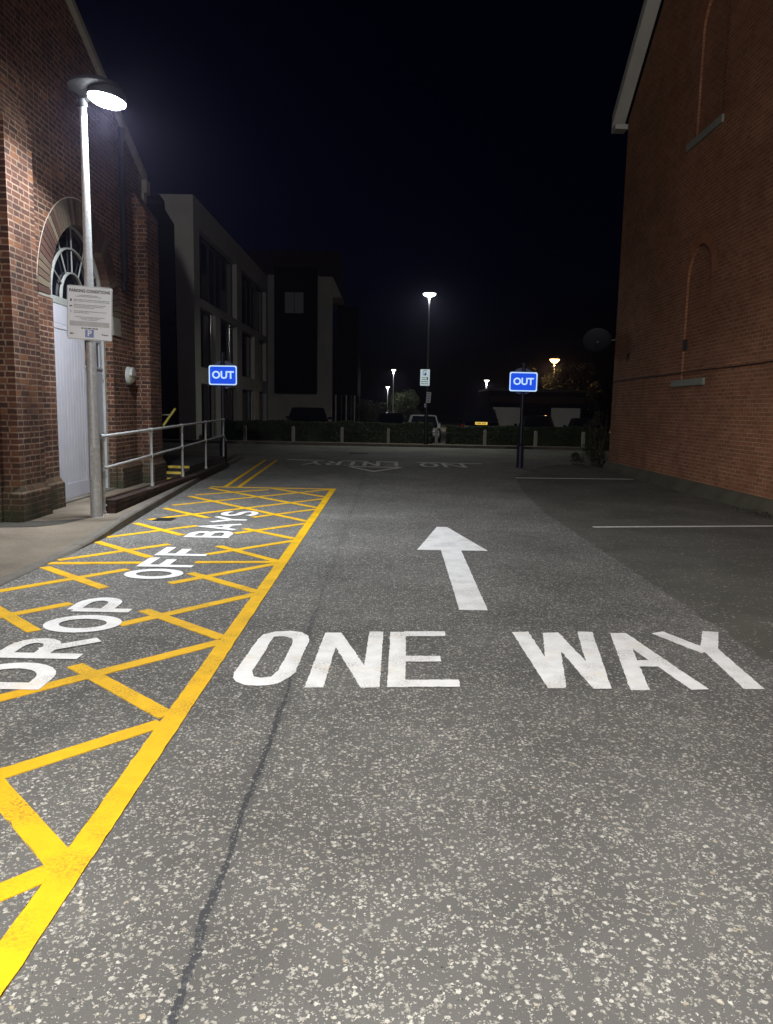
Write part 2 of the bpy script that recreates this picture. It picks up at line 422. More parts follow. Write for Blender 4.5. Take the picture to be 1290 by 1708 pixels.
sheet('cross_road', [(-60,23.45),(60,23.45),(60,32.75),(-60,32.75)], -.003, M['cross'])

def kx(y):          # kerb line of the left pavement
    pts = [(-14,-3.37),(6.4,-3.37),(9.08,-3.39),(17.36,-4.13),(20.5,-4.3),(23.4,-4.5)]
    for (a, xa), (b, xb) in zip(pts, pts[1:]):
        if y <= b: return xa + (xb-xa)*(y-a)/(b-a)
    return pts[-1][1]
def smooth(t): t = max(0, min(1, t)); return t*t*(3-2*t)
def ph(x, y):       # pavement height
    t = smooth((y-7.6)/2.3)
    edge = .012 + .098*t
    d = max(0, kx(y)-x)
    return edge + (.105-edge)*smooth(d/1.3)
mb = MB(); ys = [-14,-6,0,4,5.5,6.4] + [7+.25*i for i in range(14)] + [11+i*.8 for i in range(16)] + [23.4]
ts = [0,.1,.2,.35,.55,.8,1.1,1.5,2.2,5,12,40]
for y in ys:
    for d in ts: mb.v.append((kx(y)-.115-d, y, ph(kx(y)-.115-d, y)))
n = len(ts)
for j in range(len(ys)-1):
    for i in range(n-1): mb.f.append((j*n+i, j*n+i+1, (j+1)*n+i+1, (j+1)*n+i))
struct(mb.build('pavement', M['paving'], smooth=True))
# kerb stones (dropped towards the viewer)
mb = MB(); secs = []
for y in [-14,0,4,6.4,7.2,7.6,8,8.5,9.0,9.5,10,11,12.5,14,16,18,20,21.5,23.4]:
    x = kx(y); h = ph(x-.12, y) + .004
    secs.append([(x-.125,y,-.02),(x-.125,y,h),(x-.02,y,h),(x,y,max(.006,h-.02)),(x+.008,y,-.02)])
mb.loft(secs); struct(mb.build('kerb', M['kerb'], smooth=False))
# far pavement with kerb
mb = MB().box(-60, 60, 32.75, 33.75, -.02, .10); struct(mb.build('far_pavement', M['paving']))
mb = MB().box(-60, 60, 32.6, 32.747, -.02, .112); struct(mb.build('far_kerb', M['kerb'], bevel=.015))
# curved dark strip painting in a shaded slope of the pavement before the pier
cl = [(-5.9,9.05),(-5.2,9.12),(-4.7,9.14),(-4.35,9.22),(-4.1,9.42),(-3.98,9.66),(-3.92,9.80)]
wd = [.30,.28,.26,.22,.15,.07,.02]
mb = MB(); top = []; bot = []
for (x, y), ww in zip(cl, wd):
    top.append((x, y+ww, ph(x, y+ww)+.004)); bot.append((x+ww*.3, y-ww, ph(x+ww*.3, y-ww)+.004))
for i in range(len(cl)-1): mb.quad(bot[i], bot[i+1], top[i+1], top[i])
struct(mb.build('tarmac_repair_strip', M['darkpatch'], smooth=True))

# ------------------------------------------------------------------ painted markings
rg = random.Random(19)
def rough(poly, step=.03, amp=.0019):
    out = []
    for i in range(len(poly)):
        a = Vector(poly[i][:2]); b = Vector(poly[(i+1) % len(poly)][:2]); L_ = (b-a).length; n_ = max(1, int(L_/step)); nn = Vector((-(b-a).y, (b-a).x)).normalized()
        for k in range(n_):
            q = a + (b-a)*k/n_ + (nn*rg.gauss(0, amp) if 1 else 0); out.append((q.x, q.y))
    return out
def seg(mb, a, b, wdt, z):
    a = Vector(a); b = Vector(b); d = (b-a).normalized(); nn = Vector((-d.y, d.x))*wdt/2
    mb.quad(*[(*q_, z) for q_ in rough([a+nn, a-nn, b-nn, b+nn], .05, .0018)])
    q = [(*(a+nn), z-.0003), (*(a-nn), z-.0003), (*(b-nn), z-.0003), (*(b+nn), z-.0003)]; mb.v += q; zz = -.002
    o = len(mb.v); mb.v += [(v[0], v[1], zz) for v in q]; k = o-4
    for i in range(4): mb.f.append((k+i, k+(i+1) % 4, o+(i+1) % 4, o+i))
ZP = .004
H = dict(A=[((-1.10,2.42),(-2.2,3.55)),((-1.12,3.71),(-1.90,4.44)),((-1.12,5.04),(-1.89,5.72)),((-1.11,6.37),(-1.88,7.07)),((-1.09,7.66),(-1.93,8.50)),((-1.12,9.08),(-1.87,9.78)),
           ((-1.12,10.52),(-3.50,13.23)),((-1.12,12.02),(-3.49,14.66)),((-1.08,13.48),(-2.33,14.88)),
           ((-2.47,5.12),(-3.35,6.0)),((-2.46,6.41),(-3.35,7.21)),((-2.49,7.78),(-3.38,8.62)),((-2.53,9.18),(-3.41,10.06)),((-2.57,10.68),(-3.47,11.60))],
         B=[((-1.10,2.42),(-1.9,1.6)),((-1.12,3.62),(-2.6,2.05)),((-1.11,4.97),(-2.95,2.95)),((-1.11,6.30),(-1.94,5.31)),((-1.12,7.59),(-1.95,6.63)),((-1.09,8.97),(-1.94,8.0)),((-1.10,10.35),(-1.92,9.39)),
           ((-1.12,11.84),(-1.95,10.82)),((-1.11,13.25),(-3.34,10.40)),((-1.08,14.86),(-3.45,11.98)),((-2.32,14.56),(-3.45,13.46)),
           ((-2.53,5.88),(-3.33,4.95)),((-2.52,7.18),(-3.33,6.18)),((-2.51,8.56),(-3.36,7.54)),((-2.54,9.95),(-3.38,8.93))])
box = empty('box_marking', (0,0,0), 0, 'yellow cross-hatched box painted round the white words DROP OFF BAYS', 'road marking')
mb = MB(); seg(mb, (-1.075,.2), (-1.075,14.95), .11, ZP+.0012); mb.build('border_line', M['yellow'], box)
mb = MB(); seg(mb, (-3.52,14.89), (-1.02,14.89), .10, ZP+.0008); mb.build('border_line', M['yellow'], box)
mb = MB(); seg(mb, (-1.11,7.66), (-1.96,7.57), .10, ZP+.0016); mb.build('divider_line', M['yellow'], box)
mb = MB(); seg(mb, (-3.38,7.38), (-2.45,7.50), .10, ZP+.0016); mb.build('divider_line', M['yellow'], box)
for i, (a, b) in enumerate(H['A']):
    mb = MB(); seg(mb, a, b, .10, ZP+.0004); mb.build('hatch_line', M['yellow'], box)
for i, (a, b) in enumerate(H['B']):
    mb = MB(); seg(mb, a, b, .10, ZP); mb.build('hatch_line', M['yellow'], box)
mb = MB(); seg(mb, (-3.24,14.96), (-3.72,22.9), .085, ZP)
tag(mb.build('yellow_line', M['yellow']), 'yellow no-waiting line, the one nearer the kerb, running up from the hatched box', 'road marking', 'double yellow lines')
mb = MB(); seg(mb, (-2.97,14.96), (-3.38,22.95), .085, ZP)
tag(mb.build('yellow_line', M['yellow']), 'yellow no-waiting line, the one farther from the kerb, running up from the hatched box', 'road marking', 'double yellow lines')
mb = MB(); seg(mb, (2.94,10.53), (6.1,11.03), .075, .002)
tag(mb.build('bay_line', M['thinwhite']), 'nearer thin white parking bay line on the dark tarmac by the red brick wall', 'road marking', 'white parking bay lines')
mb = MB(); seg(mb, (3.14,18.29), (6.1,18.55), .075, .002)
tag(mb.build('bay_line', M['thinwhite']), 'farther thin white parking bay line, just past the right OUT sign post', 'road marking', 'white parking bay lines')

# stroke letters in a unit box (u right, v up) -> list of polylines
def arc(cx, cy, rx, ry, a0, a1, n=10): return [(cx+rx*math.cos(R(a0+(a1-a0)*i/n)), cy+ry*math.sin(R(a0+(a1-a0)*i/n))) for i in range(n+1)]
GL = {
 'D': [[(0,0),(0,1),(.35,1)] + arc(.35,.5,.65,.5,90,-90,12)[1:] + [(0,0)]],
 'R': [[(0,0),(0,1)], [(0,1),(.55,1)] + arc(.55,.74,.42,.26,90,-90,8)[1:] + [(0,.48)], [(.45,.48),(1,0)]],
 'O': [arc(.5,.5,.5,.5,90,-270,26)],
 'P': [[(0,0),(0,1)], [(0,1),(.55,1)] + arc(.55,.72,.42,.28,90,-90,8)[1:] + [(0,.44)]],
 'F': [[(0,0),(0,1),(1,1)], [(0,.55),(.75,.55)]],
 'B': [[(0,0),(0,1)], [(0,1),(.5,1)] + arc(.5,.77,.36,.23,90,-90,8)[1:] + [(0,.54)], [(.5,.54)] + arc(.55,.27,.42,.27,90,-90,8) + [(0,0)]],
 'A': [[(0,0),(.5,1),(1,0)], [(.22,.33),(.78,.33)]],
 'Y': [[(0,1),(.5,.48),(.5,0)], [(1,1),(.5,.48)]],
 'S': [arc(.5,.74,.45,.26,20,270,12) + arc(.5,.24,.48,.24,90,-160,12)[1:]],
 'N': [[(0,0),(0,1)], [(0,1),(1,0)], [(1,0),(1,1)]],
 'E': [[(0,0),(0,1)], [(0,1),(1,1)], [(0,.52),(.8,.52)], [(0,0),(1,0)]],
 'T': [[(0,1),(1,1)], [(.5,1),(.5,0)]],
}
def ribbon(mb, pts, t, z):
    pts = [Vector(q) for q in pts]
    closed = (pts[0]-pts[-1]).length < 1e-4
    if closed: pts = pts[:-1]
    n = len(pts); L = []; Rr = []
    for i in range(n):
        a = pts[i-1] if (i > 0 or closed) else None; b = pts[(i+1) % n] if (i < n-1 or closed) else None
        d1 = (pts[i]-a).normalized() if a is not None else None; d2 = (b-pts[i]).normalized() if b is not None else None
        if d1 is None: d1 = d2
        if d2 is None: d2 = d1
        n1 = Vector((-d1.y, d1.x)); n2 = Vector((-d2.y, d2.x)); mm = n1+n2
        if mm.length < .2: mm = n1
        mm.normalize(); k = 1/max(.45, mm.dot(n1))
        L.append(pts[i]+mm*t/2*k); Rr.append(pts[i]-mm*t/2*k)
    o = len(mb.v); mb.v += [(q.x, q.y, z) for q in L] + [(q.x, q.y, z) for q in Rr]
    for i in range(n if closed else n-1):
        j = (i+1) % n; mb.f.append((o+i, o+j, o+n+j, o+n+i))
def letter(ch, org, U, V, t, mat, parent, z=ZP+.003):
    """org = bottom-left corner, U/V full width / height vectors on the ground"""
    U = Vector(U); V = Vector(V); org = Vector(org); ul = U.length; vl = V.length
    mb = MB()
    for k, st in enumerate(GL[ch]):
        pts = [org + U*((t/2 + a*(ul-t))/ul) + V*((t/2 + b*(vl-t))/vl) for a, b in st]
        if ch in 'ENTFRBAY' and len(st) == 2 or ch == 'F':
            d = (pts[-1]-pts[-2]).normalized(); pts[-1] = pts[-1]+d*t/2
            d = (pts[0]-pts[1]).normalized(); pts[0] = pts[0]+d*t/2
        ribbon(mb, pts, t, z+.0005*k)
    return mb.build('letter_'+ch.lower(), mat, parent)
wd_ = empty('painted_words', (0,0,0), 0, 'white words DROP OFF BAYS painted sideways inside the yellow hatched box', 'road lettering')
for ch, y0, y1 in [('D',4.02,4.46),('R',4.54,4.96),('O',5.09,5.54),('P',5.63,6.08),('O',6.77,7.21),('F',7.30,7.76),('F',7.88,8.36),('B',9.03,9.53),('A',9.60,10.16),('Y',10.23,10.80),('S',10.88,11.43)]:
    letter(ch, (-1.93,y0), (0,y1-y0), (-.55,0), .105 if ch in 'DROPFB' else .10, M['white'], wd_)
ne = empty('painted_words', (0,0,0), 0, 'faint white NO ENTRY painted upside down at the far junction', 'road lettering')
for ch, x1, x0 in [('N',2.28,1.62),('O',1.50,.95),('E',.32,-.10),('N',-.22,-.72),('T',-.80,-1.26),('R',-1.36,-1.80),('Y',-1.86,-2.44)]:
    xr = x1
    letter(ch, (xr,22.75), (x0-x1,0), (0,-1.55), .12, M['whitedim'], ne)
mb = MB(); seg(mb, (-3.1,23.2), (-1.95,23.1), .12, ZP); seg(mb, (-1.4,23.15), (-.6,23.12), .12, ZP); seg(mb, (-.35,23.12), (.35,23.10), .12, ZP); seg(mb, (.9,23.1), (2.9,22.98), .12, ZP)
tag(mb.build('give_way_line', M['whitedim']), 'broken faint white line across the road just beyond NO ENTRY', 'road marking')
mb = MB(); seg(mb, (-1.05,20.85), (-.36,19.35), .11, ZP+.001); seg(mb, (-.36,19.35), (.38,20.85), .11, ZP+.0015); seg(mb, (-1.05,20.9), (.38,20.9), .10, ZP+.002)
tag(mb.build('painted_triangle', M['whitedim']), 'hollow white triangle painted with its point towards the viewer below ENTRY', 'road marking')
O_OUT=[(-0.89,4.269),(-0.862,4.21),(-0.804,4.162),(-0.726,4.148),(-0.67,4.160),(-0.615,4.193),(-0.562,4.287),(-0.535,4.384),(-0.529,4.679),(-0.516,5.014),(-0.534,5.12),(-0.589,5.205),(-0.673,5.236),(-0.784,5.215),(-0.858,5.134),(-0.876,5.012),(-0.891,4.621),(-0.904,4.364)]
O_IN=[(-0.792,4.354),(-0.774,4.298),(-0.727,4.278),(-0.67,4.303),(-0.646,4.411),(-0.632,4.636),(-0.626,4.986),(-0.645,5.07),(-0.709,5.109),(-0.772,5.092),(-0.781,4.997),(-0.786,4.701),(-0.796,4.486),(-0.799,4.402)]
LT = {'N': [[(-0.423,5.207),(-0.318,5.214),(-0.344,4.142),(-0.453,4.136)],[(-0.411,5.208),(-0.307,5.215),(-0.02,4.162),(-0.129,4.147)],[(-0.107,5.251),(-0.006,5.257),(-0.02,4.174),(-0.128,4.162)]],
 'E': [[(0.044,5.256),(0.159,5.263),(0.128,4.172),(0.023,4.167)],[(0.145,5.276),(0.444,5.296),(0.436,5.182),(0.143,5.159)],[(0.134,4.729),(0.372,4.739),(0.371,4.633),(0.132,4.612)],[(0.125,4.287),(0.453,4.308),(0.448,4.192),(0.122,4.172)]],
 'W': [[(0.932,5.31),(1.056,5.334),(1.067,4.206),(0.963,4.201)],[(1.156,5.299),(1.274,5.322),(1.075,4.217),(0.963,4.201)],[(1.174,5.305),(1.274,5.322),(1.339,4.214),(1.228,4.201)],[(1.421,5.353),(1.531,5.349),(1.337,4.207),(1.228,4.201)]],
 'A': [[(1.657,5.332),(1.775,5.339),(1.557,4.199),(1.443,4.193)],[(1.652,5.331),(1.775,5.339),(1.917,4.227),(1.808,4.215)],[(1.624,4.729),(1.799,4.739),(1.775,4.616),(1.605,4.607)]],
 'Y': [[(1.966,5.352),(2.069,5.4),(2.241,4.99),(2.153,4.9)],[(2.19,5.023),(2.312,5.054),(2.255,4.251),(2.129,4.245)],[(2.374,5.426),(2.487,5.412),(2.281,4.938),(2.183,5.0)]]}
ow = empty('painted_words', (0,0,0), 0, 'large white words ONE WAY painted across the road in the foreground', 'road lettering')
fillmesh([rough(O_OUT), rough(O_IN)], lambda q: (q[0], q[1], ZP+.001), M['white'], 'letter_o', ow)
for ch, qs in LT.items():
    mb = MB()
    for k, q in enumerate(qs): mb.quad(*[(a, b, ZP+.001+.0006*k) for a, b in rough(q)])
    mb.build('letter_'+ch.lower(), M['white'], ow)
mb = MB(); mb.quad(*[(a,b,ZP+.0016) for a,b in rough([(0.70,10.236),(0.838,10.236),(1.18,8.50),(0.36,8.49)])])
mb.quad(*[(a,b,ZP+.001) for a,b in rough([(0.635,8.51),(0.87,8.51),(0.835,5.90),(0.605,5.90)])])
tag(mb.build('painted_arrow', M['white']), 'white straight-ahead arrow painted on the road above ONE WAY', 'road marking')
# gully grates
def grate(x, y, sx, sy, z, label):
    e = empty('drain_grate', (x, y, z), 0, label, 'drain')
    mb = MB()
    mb.box(-sx/2,sx/2,-sy/2,-sy/2+.03,0,.006); mb.box(-sx/2,sx/2,sy/2-.03,sy/2,0,.006); mb.box(-sx/2,-sx/2+.03,-sy/2+.03,sy/2-.03,0,.006); mb.box(sx/2-.03,sx/2,-sy/2+.03,sy/2-.03,0,.006)
    mb.build('frame', M['iron'], e); mb = MB()
    n = 7
    for i in range(n):
        yy = -sy/2+.03+(sy-.06)*(i+.5)/n; mb.box(-sx/2+.03,sx/2-.03,yy-.008,yy+.008,0,.005)
    mb.build('bars', M['iron'], e)
    MB().box(-sx/2+.03,sx/2-.03,-sy/2+.03,sy/2-.03,0,.0015).build('pit', M['cartrim'], e)
grate(-3.13, 10.45, .26, .26, .001, 'small dark drain grate by the kerb inside the hatched box')
grate(-1.05, 27.1, .7, .45, .0, 'dark drain cover in the cross road beyond NO ENTRY')
mb = MB(); mb.lathe([(.035,.0),(.04,.006),(.02,.01)], (-4.88,8.55,.106), 7); tag(mb.build('paper_scrap', M['litter']), 'small white scrap of litter on the pavement at the left edge', 'litter')

# ------------------------------------------------------------------ left brick hall (gable towards the road)
XL = -4.8
hall = empty('brick_hall', (XL,12.05,0), 0, 'old brick hall with an arched doorway and gable at the left', 'building')
def P(o, par):            # world-built mesh under an unrotated empty
    o.parent = par; o.matrix_parent_inverse = Matrix.Translation(-Vector(par.location)); return o
def arcpts(cy, cz, r, a0, a1, n): return [(cy+r*math.cos(R(a0+(a1-a0)*i/n)), cz+r*math.sin(R(a0+(a1-a0)*i/n))) for i in range(n+1)]
CY, CZ, RI, RO = 12.05, 3.10, 1.20, 1.57
op = [(CY-RI,.05)] + arcpts(CY, CZ, RI, 180, 0, 28) + [(CY+RI,.05)]
wallpoly = [(2.0,.05)] + op + [(15.1,.05),(15.1,5.85),(8.55,8.87),(2.0,5.85)]
P(fillmesh([wallpoly], lambda q: (XL, q[0], q[1]), M['brickL'], 'gable_wall', depth=(-.34,0,0)), hall)
P(MB().box(XL-9,XL-.002,14.76,15.1,.05,5.8).build('side_wall', M['brickL']), hall)
mb = MB().prism([(XL-9,1.9,5.75),(XL-9,8.55,8.80),(XL-9,15.2,5.75),(XL-9,15.2,5.85),(XL-9,8.55,8.95),(XL-9,1.9,5.85)], (8.6,0,0))
P(mb.build('roof', M['darkclad']), hall)
# raking coping and kneeler
sl = (8.87-5.85)/(15.1-8.55)
mb = MB().prism([(XL-.36,15.16,5.86),(XL+.07,15.16,5.86),(XL+.07,15.16,5.99),(XL-.36,15.16,5.99)], (0,8.55-15.16,(15.16-8.55)*sl))
mb.prism([(XL-.36,1.94,5.86),(XL+.07,1.94,5.86),(XL+.07,1.94,5.99),(XL-.36,1.94,5.99)], (0,8.55-1.94,(8.55-1.94)*sl))
P(mb.build('coping', M['stonecap'], bevel=.01), hall)
mb = MB().box(XL-.3,XL+.10,15.02,15.24,5.62,5.86); mb.box(XL-.3,XL+.05,15.0,15.18,5.45,5.62)
P(mb.build('kneeler_stone', M['stonecap'], bevel=.01), hall)
# front piers with plinths and sloped caps
def pier(y0, y1, x1, zt, zs):
    mb = MB(); mb.box(XL-.02, x1, y0, y1, .5, zt)
    mb.prism([(XL-.02,y0,zt),(x1,y0,zt),(XL-.02,y0,zs)], (0,y1-y0,0))
    b = P(mb.build('pier', M['brickL']), hall)
    mb = MB(); e = .055
    mb.box(XL-.02, x1+e, y0-e, y1+e, .03, .45)
    mb.loft([[(XL-.02,y0-e,.45),(x1+e,y0-e,.45),(x1+e,y1+e,.45),(XL-.02,y1+e,.45)],[(XL-.02,y0,.54),(x1,y0,.54),(x1,y1,.54),(XL-.02,y1,.54)]])
    q = mb.build('plinth', M['brickL']); q.parent = b; return b
pier(9.35, 10.05, -4.60, 4.95, 5.5)
pier(14.42, 15.10, -4.53, 5.10, 5.55)
mb = MB(); mb.box(XL-.02,-4.735,10.15,10.80,.5,3.05); mb.box(XL-.02,-4.68,10.15,10.84,.03,.45)
mb.loft([[(XL-.02,10.15,.45),(-4.68,10.15,.45),(-4.68,10.84,.45),(XL-.02,10.84,.45)],[(XL-.02,10.15,.54),(-4.735,10.15,.54),(-4.735,10.80,.54),(XL-.02,10.80,.54)]])
P(mb.build('door_pilaster', M['brickL']), hall)
mb = MB(); mb.box(XL-.02,-4.70,13.30,14.38,.03,.48); mb.loft([[(XL-.02,13.30,.48),(-4.70,13.30,.48),(-4.70,14.38,.48),(XL-.02,14.38,.48)],[(XL-.02,13.30,.56),(-4.79,13.30,.56),(-4.79,14.38,.56),(XL-.02,14.38,.56)]])
P(mb.build('plinth', M['brickL']), hall)
# voussoir ring: separate brick-on-edge blocks alternating in tone
t = NT('arch_voussoirs'); g = t.new('ShaderNodeNewGeometry')
c = t.ramp(g.outputs['Random Per Island'], [(0.0,(.05,.028,.022)),(.4,(.08,.038,.028)),(.45,(.11,.09,.065)),(.7,(.14,.115,.08)),(1.0,(.09,.055,.04))])
c = t.mix(1.0, c, t.ramp(t.noise(g.outputs['Position'], 30, 4, .7), [(.2,.6),(.8,1.3)]), 'MULTIPLY')
t.bump(t.noise(g.outputs['Position'], 40, 4, .7), .6, .006); M['vous'] = t.done(c, .85, 0, .3)
mb = MB(); N = 44
for i in range(N):
    a0 = 180*i/N+.28; a1 = 180*(i+1)/N-.28; q = []
    for a, rr in ((a0,RI-.002),(a1,RI-.002),(a1,RO),(a0,RO)): q.append((XL-.30, CY+rr*math.cos(R(a)), CZ+rr*math.sin(R(a))))
    mb.prism(q, (.318+.004*random.random(),0,0))
P(mb.build('brick_arch', M['vous']), hall)
for k in (-1, 1):
    P(MB().box(XL-.1,XL+.02, CY+k*1.385-.185, CY+k*1.385+.185, CZ-.32, CZ-.005).build('springer_stone', M['stonecap'], bevel=.01), hall)
# mortar line outlining arch
mb = MB()
aa = arcpts(CY, CZ, RO+.004, 0, 180, 40); bb = arcpts(CY, CZ, RO+.020, 0, 180, 40)
for i in range(40): mb.quad((XL+.003,*aa[i]),(XL+.003,*aa[i+1]),(XL+.003,*bb[i+1]),(XL+.003,*bb[i]))
M['mortarlight'] = plain('pale_mortar', (.45,.37,.31), .9)
P(mb.build('arch_mortar_joint', M['mortarlight']), hall)

# door set
XD = -4.95
door = P(MB().box(XD-.05,XD,CY-RI+.002,CY+RI-.002,CZ-.03,CZ+.07).build('door_frame', M['framewhite']), hall)
MB().box(XD-.05,XD+.02,CY-RI+.002,CY-RI+.07,.105,CZ-.035).build('frame_post', M['framewhite'], door)
MB().box(XD-.05,XD+.02,CY+RI-.07,CY+RI-.002,.105,CZ-.035).build('frame_post', M['framewhite'], door)
XM = 12.42      # meeting line of the two leaves
mb = MB(); mb.box(XD-.04,XD,CY-RI+.072,XM,.13,.36)
y = CY-RI+.072
npl = 14; pw = (XM-y)/npl
for i in range(npl): mb.box(XD-.035,XD-.006,y+i*pw+.004,y+(i+1)*pw-.004,.362,2.70)
mb.box(XD-.036,XD-.016,y,XM,.362,2.70)
mb.box(XD-.04,XD,y,XM,2.705,2.78); mb.box(XD-.04,XD-.004,y,XM,2.785,CZ-.04)
lf = P(mb.build('door_leaf', M['doorpaint'], bevel=.002), hall); lf['label'] = 'pale lilac-grey vertically boarded door leaf'
yr = CY+RI-.072
mb = MB(); mb.box(XD-.06,XD-.02,XM+.005,yr,.13,2.20); mb.box(XD-.06,XD-.02,XM+.005,yr,2.62,CZ-.04); mb.box(XD-.06,XD-.02,XM+.005,XM+.04,2.202,2.618); mb.box(XD-.06,XD-.02,yr-.10,yr,2.202,2.618)
mb.box(XD-.02,XD-.004,XM+.005,yr,2.18,2.215)
rf = P(mb.build('door_leaf', M['doorpaint2'], bevel=.003), hall); rf['label'] = 'flat grey door leaf with a small window'
MB().box(XD-.05,XD-.04,XM+.04,yr-.10,2.20,2.62).build('glazing', M['glass'], rf)
MB().box(XD-.02,XD+.015,XM+.12,XM+.16,1.05,1.30).build('handle', M['galv'], rf)
for z in (.35,1.0,2.0): MB().tube((XD,yr-.02,z),(XD,yr-.02,z+.13),.012).build('hinge', M['galv'], rf)
P(MB().box(XL-.32,XL-.01,CY-RI+.002,CY+RI-.002,.05,.128).build('door_step', M['kerb'], bevel=.008), hall)
# fanlight
fan = P(MB().add([(XD-.045,*q) for q in arcpts(CY, CZ+.07, RI-.06, 0, 180, 24)], [tuple(range(25))]).build('fanlight', M['glass']), hall)
def arcbar(r0, r1, x0, x1, name):
    mb = MB(); a = arcpts(CY, CZ+.07, r0, 0, 180, 24); b = arcpts(CY, CZ+.07, r1, 0, 180, 24)
    for i in range(24): mb.prism([(x0,*a[i]),(x0,*a[i+1]),(x0,*b[i+1]),(x0,*b[i])], (x1-x0,0,0))
    return mb.build(name, M['framewhite'], fan)
mb = MB()
a = arcpts(CY, CZ+.07, RI-.07, 0, 180, 28); b = [(y_, max(z_, CZ+.07)) for y_, z_ in arcpts(CY, CZ, RI-.003, 3.3, 176.7, 28)]
for i in range(28): mb.prism([(XD-.04,*a[i]),(XD-.04,*a[i+1]),(XD-.04,*b[i+1]),(XD-.04,*b[i])], (.06,0,0))
mb.build('outer_rim', M['framewhite'], fan)
arcbar(.42,.445,XD-.035,XD+.004,'glazing_bar'); arcbar(.78,.805,XD-.035,XD+.004,'glazing_bar')
for k in range(1, 6):
    an = R(180*k/6); c_, s_ = math.cos(an), math.sin(an)
    mb = MB(); mb.tube((XD-.017,CY+.437*c_,CZ+.07+.437*s_),(XD-.017,CY+(RI-.08)*c_,CZ+.07+(RI-.08)*s_),.012,n=6); mb.build('glazing_bar', M['framewhite'], fan)
# interior behind fanlight: pale curtain/ceiling seen dimly
P(MB().box(-6.6,-6.55,12.3,13.2,3.2,4.3).build('interior_panel', M['framewhite']), hall)
# downpipe
mb = MB(); mb.tube((XL+.06,13.78,3.75),(XL+.06,13.78,6.35),.055,n=12); mb.tube((XL+.06,13.78,3.6),(XL+.02,13.78,3.75),.055); 
for z in (4.2,5.2,6.1): mb.tube((XL+.06,13.78,z),(XL+.06,13.78,z+.05),.068)
tag(mb.build('downpipe', M['pipeblack']), 'black downpipe on the hall wall between arch and corner pier', 'pipe')  # dark tube with collars along the dark band of the wall

# bulkhead light
bl = empty('wall_light', (XL,13.95,2.12), 0, 'unlit oval bulkhead light on the brick beside the arched door', 'light')
mb = MB(); MX = Matrix(((0,0,1),(0,1,0),(1,0,0)))
def oval(mb, a, b, x0, x1, ins=.0, n=22):
    s0 = [(x0, a*math.cos(2*math.pi*i/n), b*math.sin(2*math.pi*i/n)) for i in range(n)]
    s1 = [(x1-.02, a*math.cos(2*math.pi*i/n), b*math.sin(2*math.pi*i/n)) for i in range(n)]
    s2 = [(x1, a*.82*math.cos(2*math.pi*i/n), b*.85*math.sin(2*math.pi*i/n)) for i in range(n)]
    mb.loft([s0,s1,s2])
oval(mb, .125, .165, 0, .07); mb.build('backplate', M['bulkhead'], bl, smooth=True)
mb = MB(); oval(mb, .10, .14, .07, .11); mb.build('lens', M['bulkdark'], bl, smooth=True)
mb = MB(); n = 14
for rr, nm in ((0,0),):
    s0 = [(.071, .118*math.cos(math.pi*i/n), .158*math.sin(math.pi*i/n)) for i in range(n+1)]
    s1 = [(.120, .112*math.cos(math.pi*i/n), .150*math.sin(math.pi*i/n)) for i in range(n+1)]
    mb.loft([s0,s1])
mb.build('eyelid_hood', M['bulkhead'], bl)

# ------------------------------------------------------------------ lamp posts
def area(name, parent, loc, size, power, col, rot=(0,0,0), spread=180):
    l = bpy.data.lights.new(name, 'AREA'); l.shape = 'DISK'; l.size = size; l.energy = power; l.color = col; l.spread = R(spread)
    o = bpy.data.objects.new(name, l); COL.objects.link(o); o.parent = parent; o.location = loc; o.rotation_euler = rot
    return o
def near_lamp(loc, label, power, group='tall grey lamp posts', col=(.90,.95,1.0), spread=146):
    e = empty('lamp_post', loc, 0, label, 'lamp post', group)
    hp = 5.18
    mb = MB(); mb.tube((0,0,-.02),(0,0,hp),.078,.041,24); mb.tube((0,0,0),(0,0,.02),.095,.088,20)
    mb.build('pole', M['galv'], e, smooth=True)
    MB().box(-.03,.03,-.082,-.07,.55,.95).build('access_door', M['galv'], e, bevel=.004)
    mb = MB(); mb.tube((0,0,hp-.03),(0,0,hp+.06),.055,.05,16); mb.tube((0,0,hp+.04),(.22,0,hp+.13),.035,.03,12)
    mb.build('bracket', M['lamphousing'], e, smooth=True)
    T = Matrix.Rotation(R(9), 3, 'Y')
    mb = MB(); mb.lathe([(.27,-.035),(.325,-.02),(.33,0),(.30,.03),(.21,.07),(.10,.09),(.01,.095)], (.16,0,hp+.20), 32)
    mb.build('canopy', M['lamphousing'], e, smooth=True)
    mb = MB(); mb.lathe([(.20,.12),(.225,.06),(.225,.0)], (.30,0,hp+.07), 28, T); mb.build('gear_housing', M['lamphousing'], e, smooth=True)
    mb = MB(); mb.lathe([(.225,-.002),(.22,-.03),(.17,-.06),(.09,-.075),(.005,-.08)], (.30,0,hp+.07), 28, T); mb.build('lens', M['lamp'], e, smooth=True)
    area('lamp_light', e, (.30,0,hp-.01), .34, power, col, (0,R(-9),0), spread)
    return e
near_lamp((-3.86,9.88,.09), 'tall grey lamp post with bright lit head beside the arched door', P_NEAR)
near_lamp((-1.6,-1.7,0), 'tall grey lamp post with lit head behind the viewer', P_BACK, col=(1.0,.965,.91), spread=176)
fl = empty('floodlight_mast', (-1.5,-9.5,0), 0, 'tall mast with a floodlight behind the viewer', 'lamp post')
mb = MB(); mb.tube((0,0,0),(0,0,9.6),.11,.07,14); mb.build('mast', M['galv'], fl, smooth=True)
fq = empty('floodlight_head', (0,.15,9.5)); fq.parent = fl  # mast and head added to carry the frontal fill light
fd = (Vector((1.5,34,4.0))-Vector((-1.5,-9.35,9.5))).normalized(); fq.rotation_euler = fd.to_track_quat('-Z','Y').to_euler()
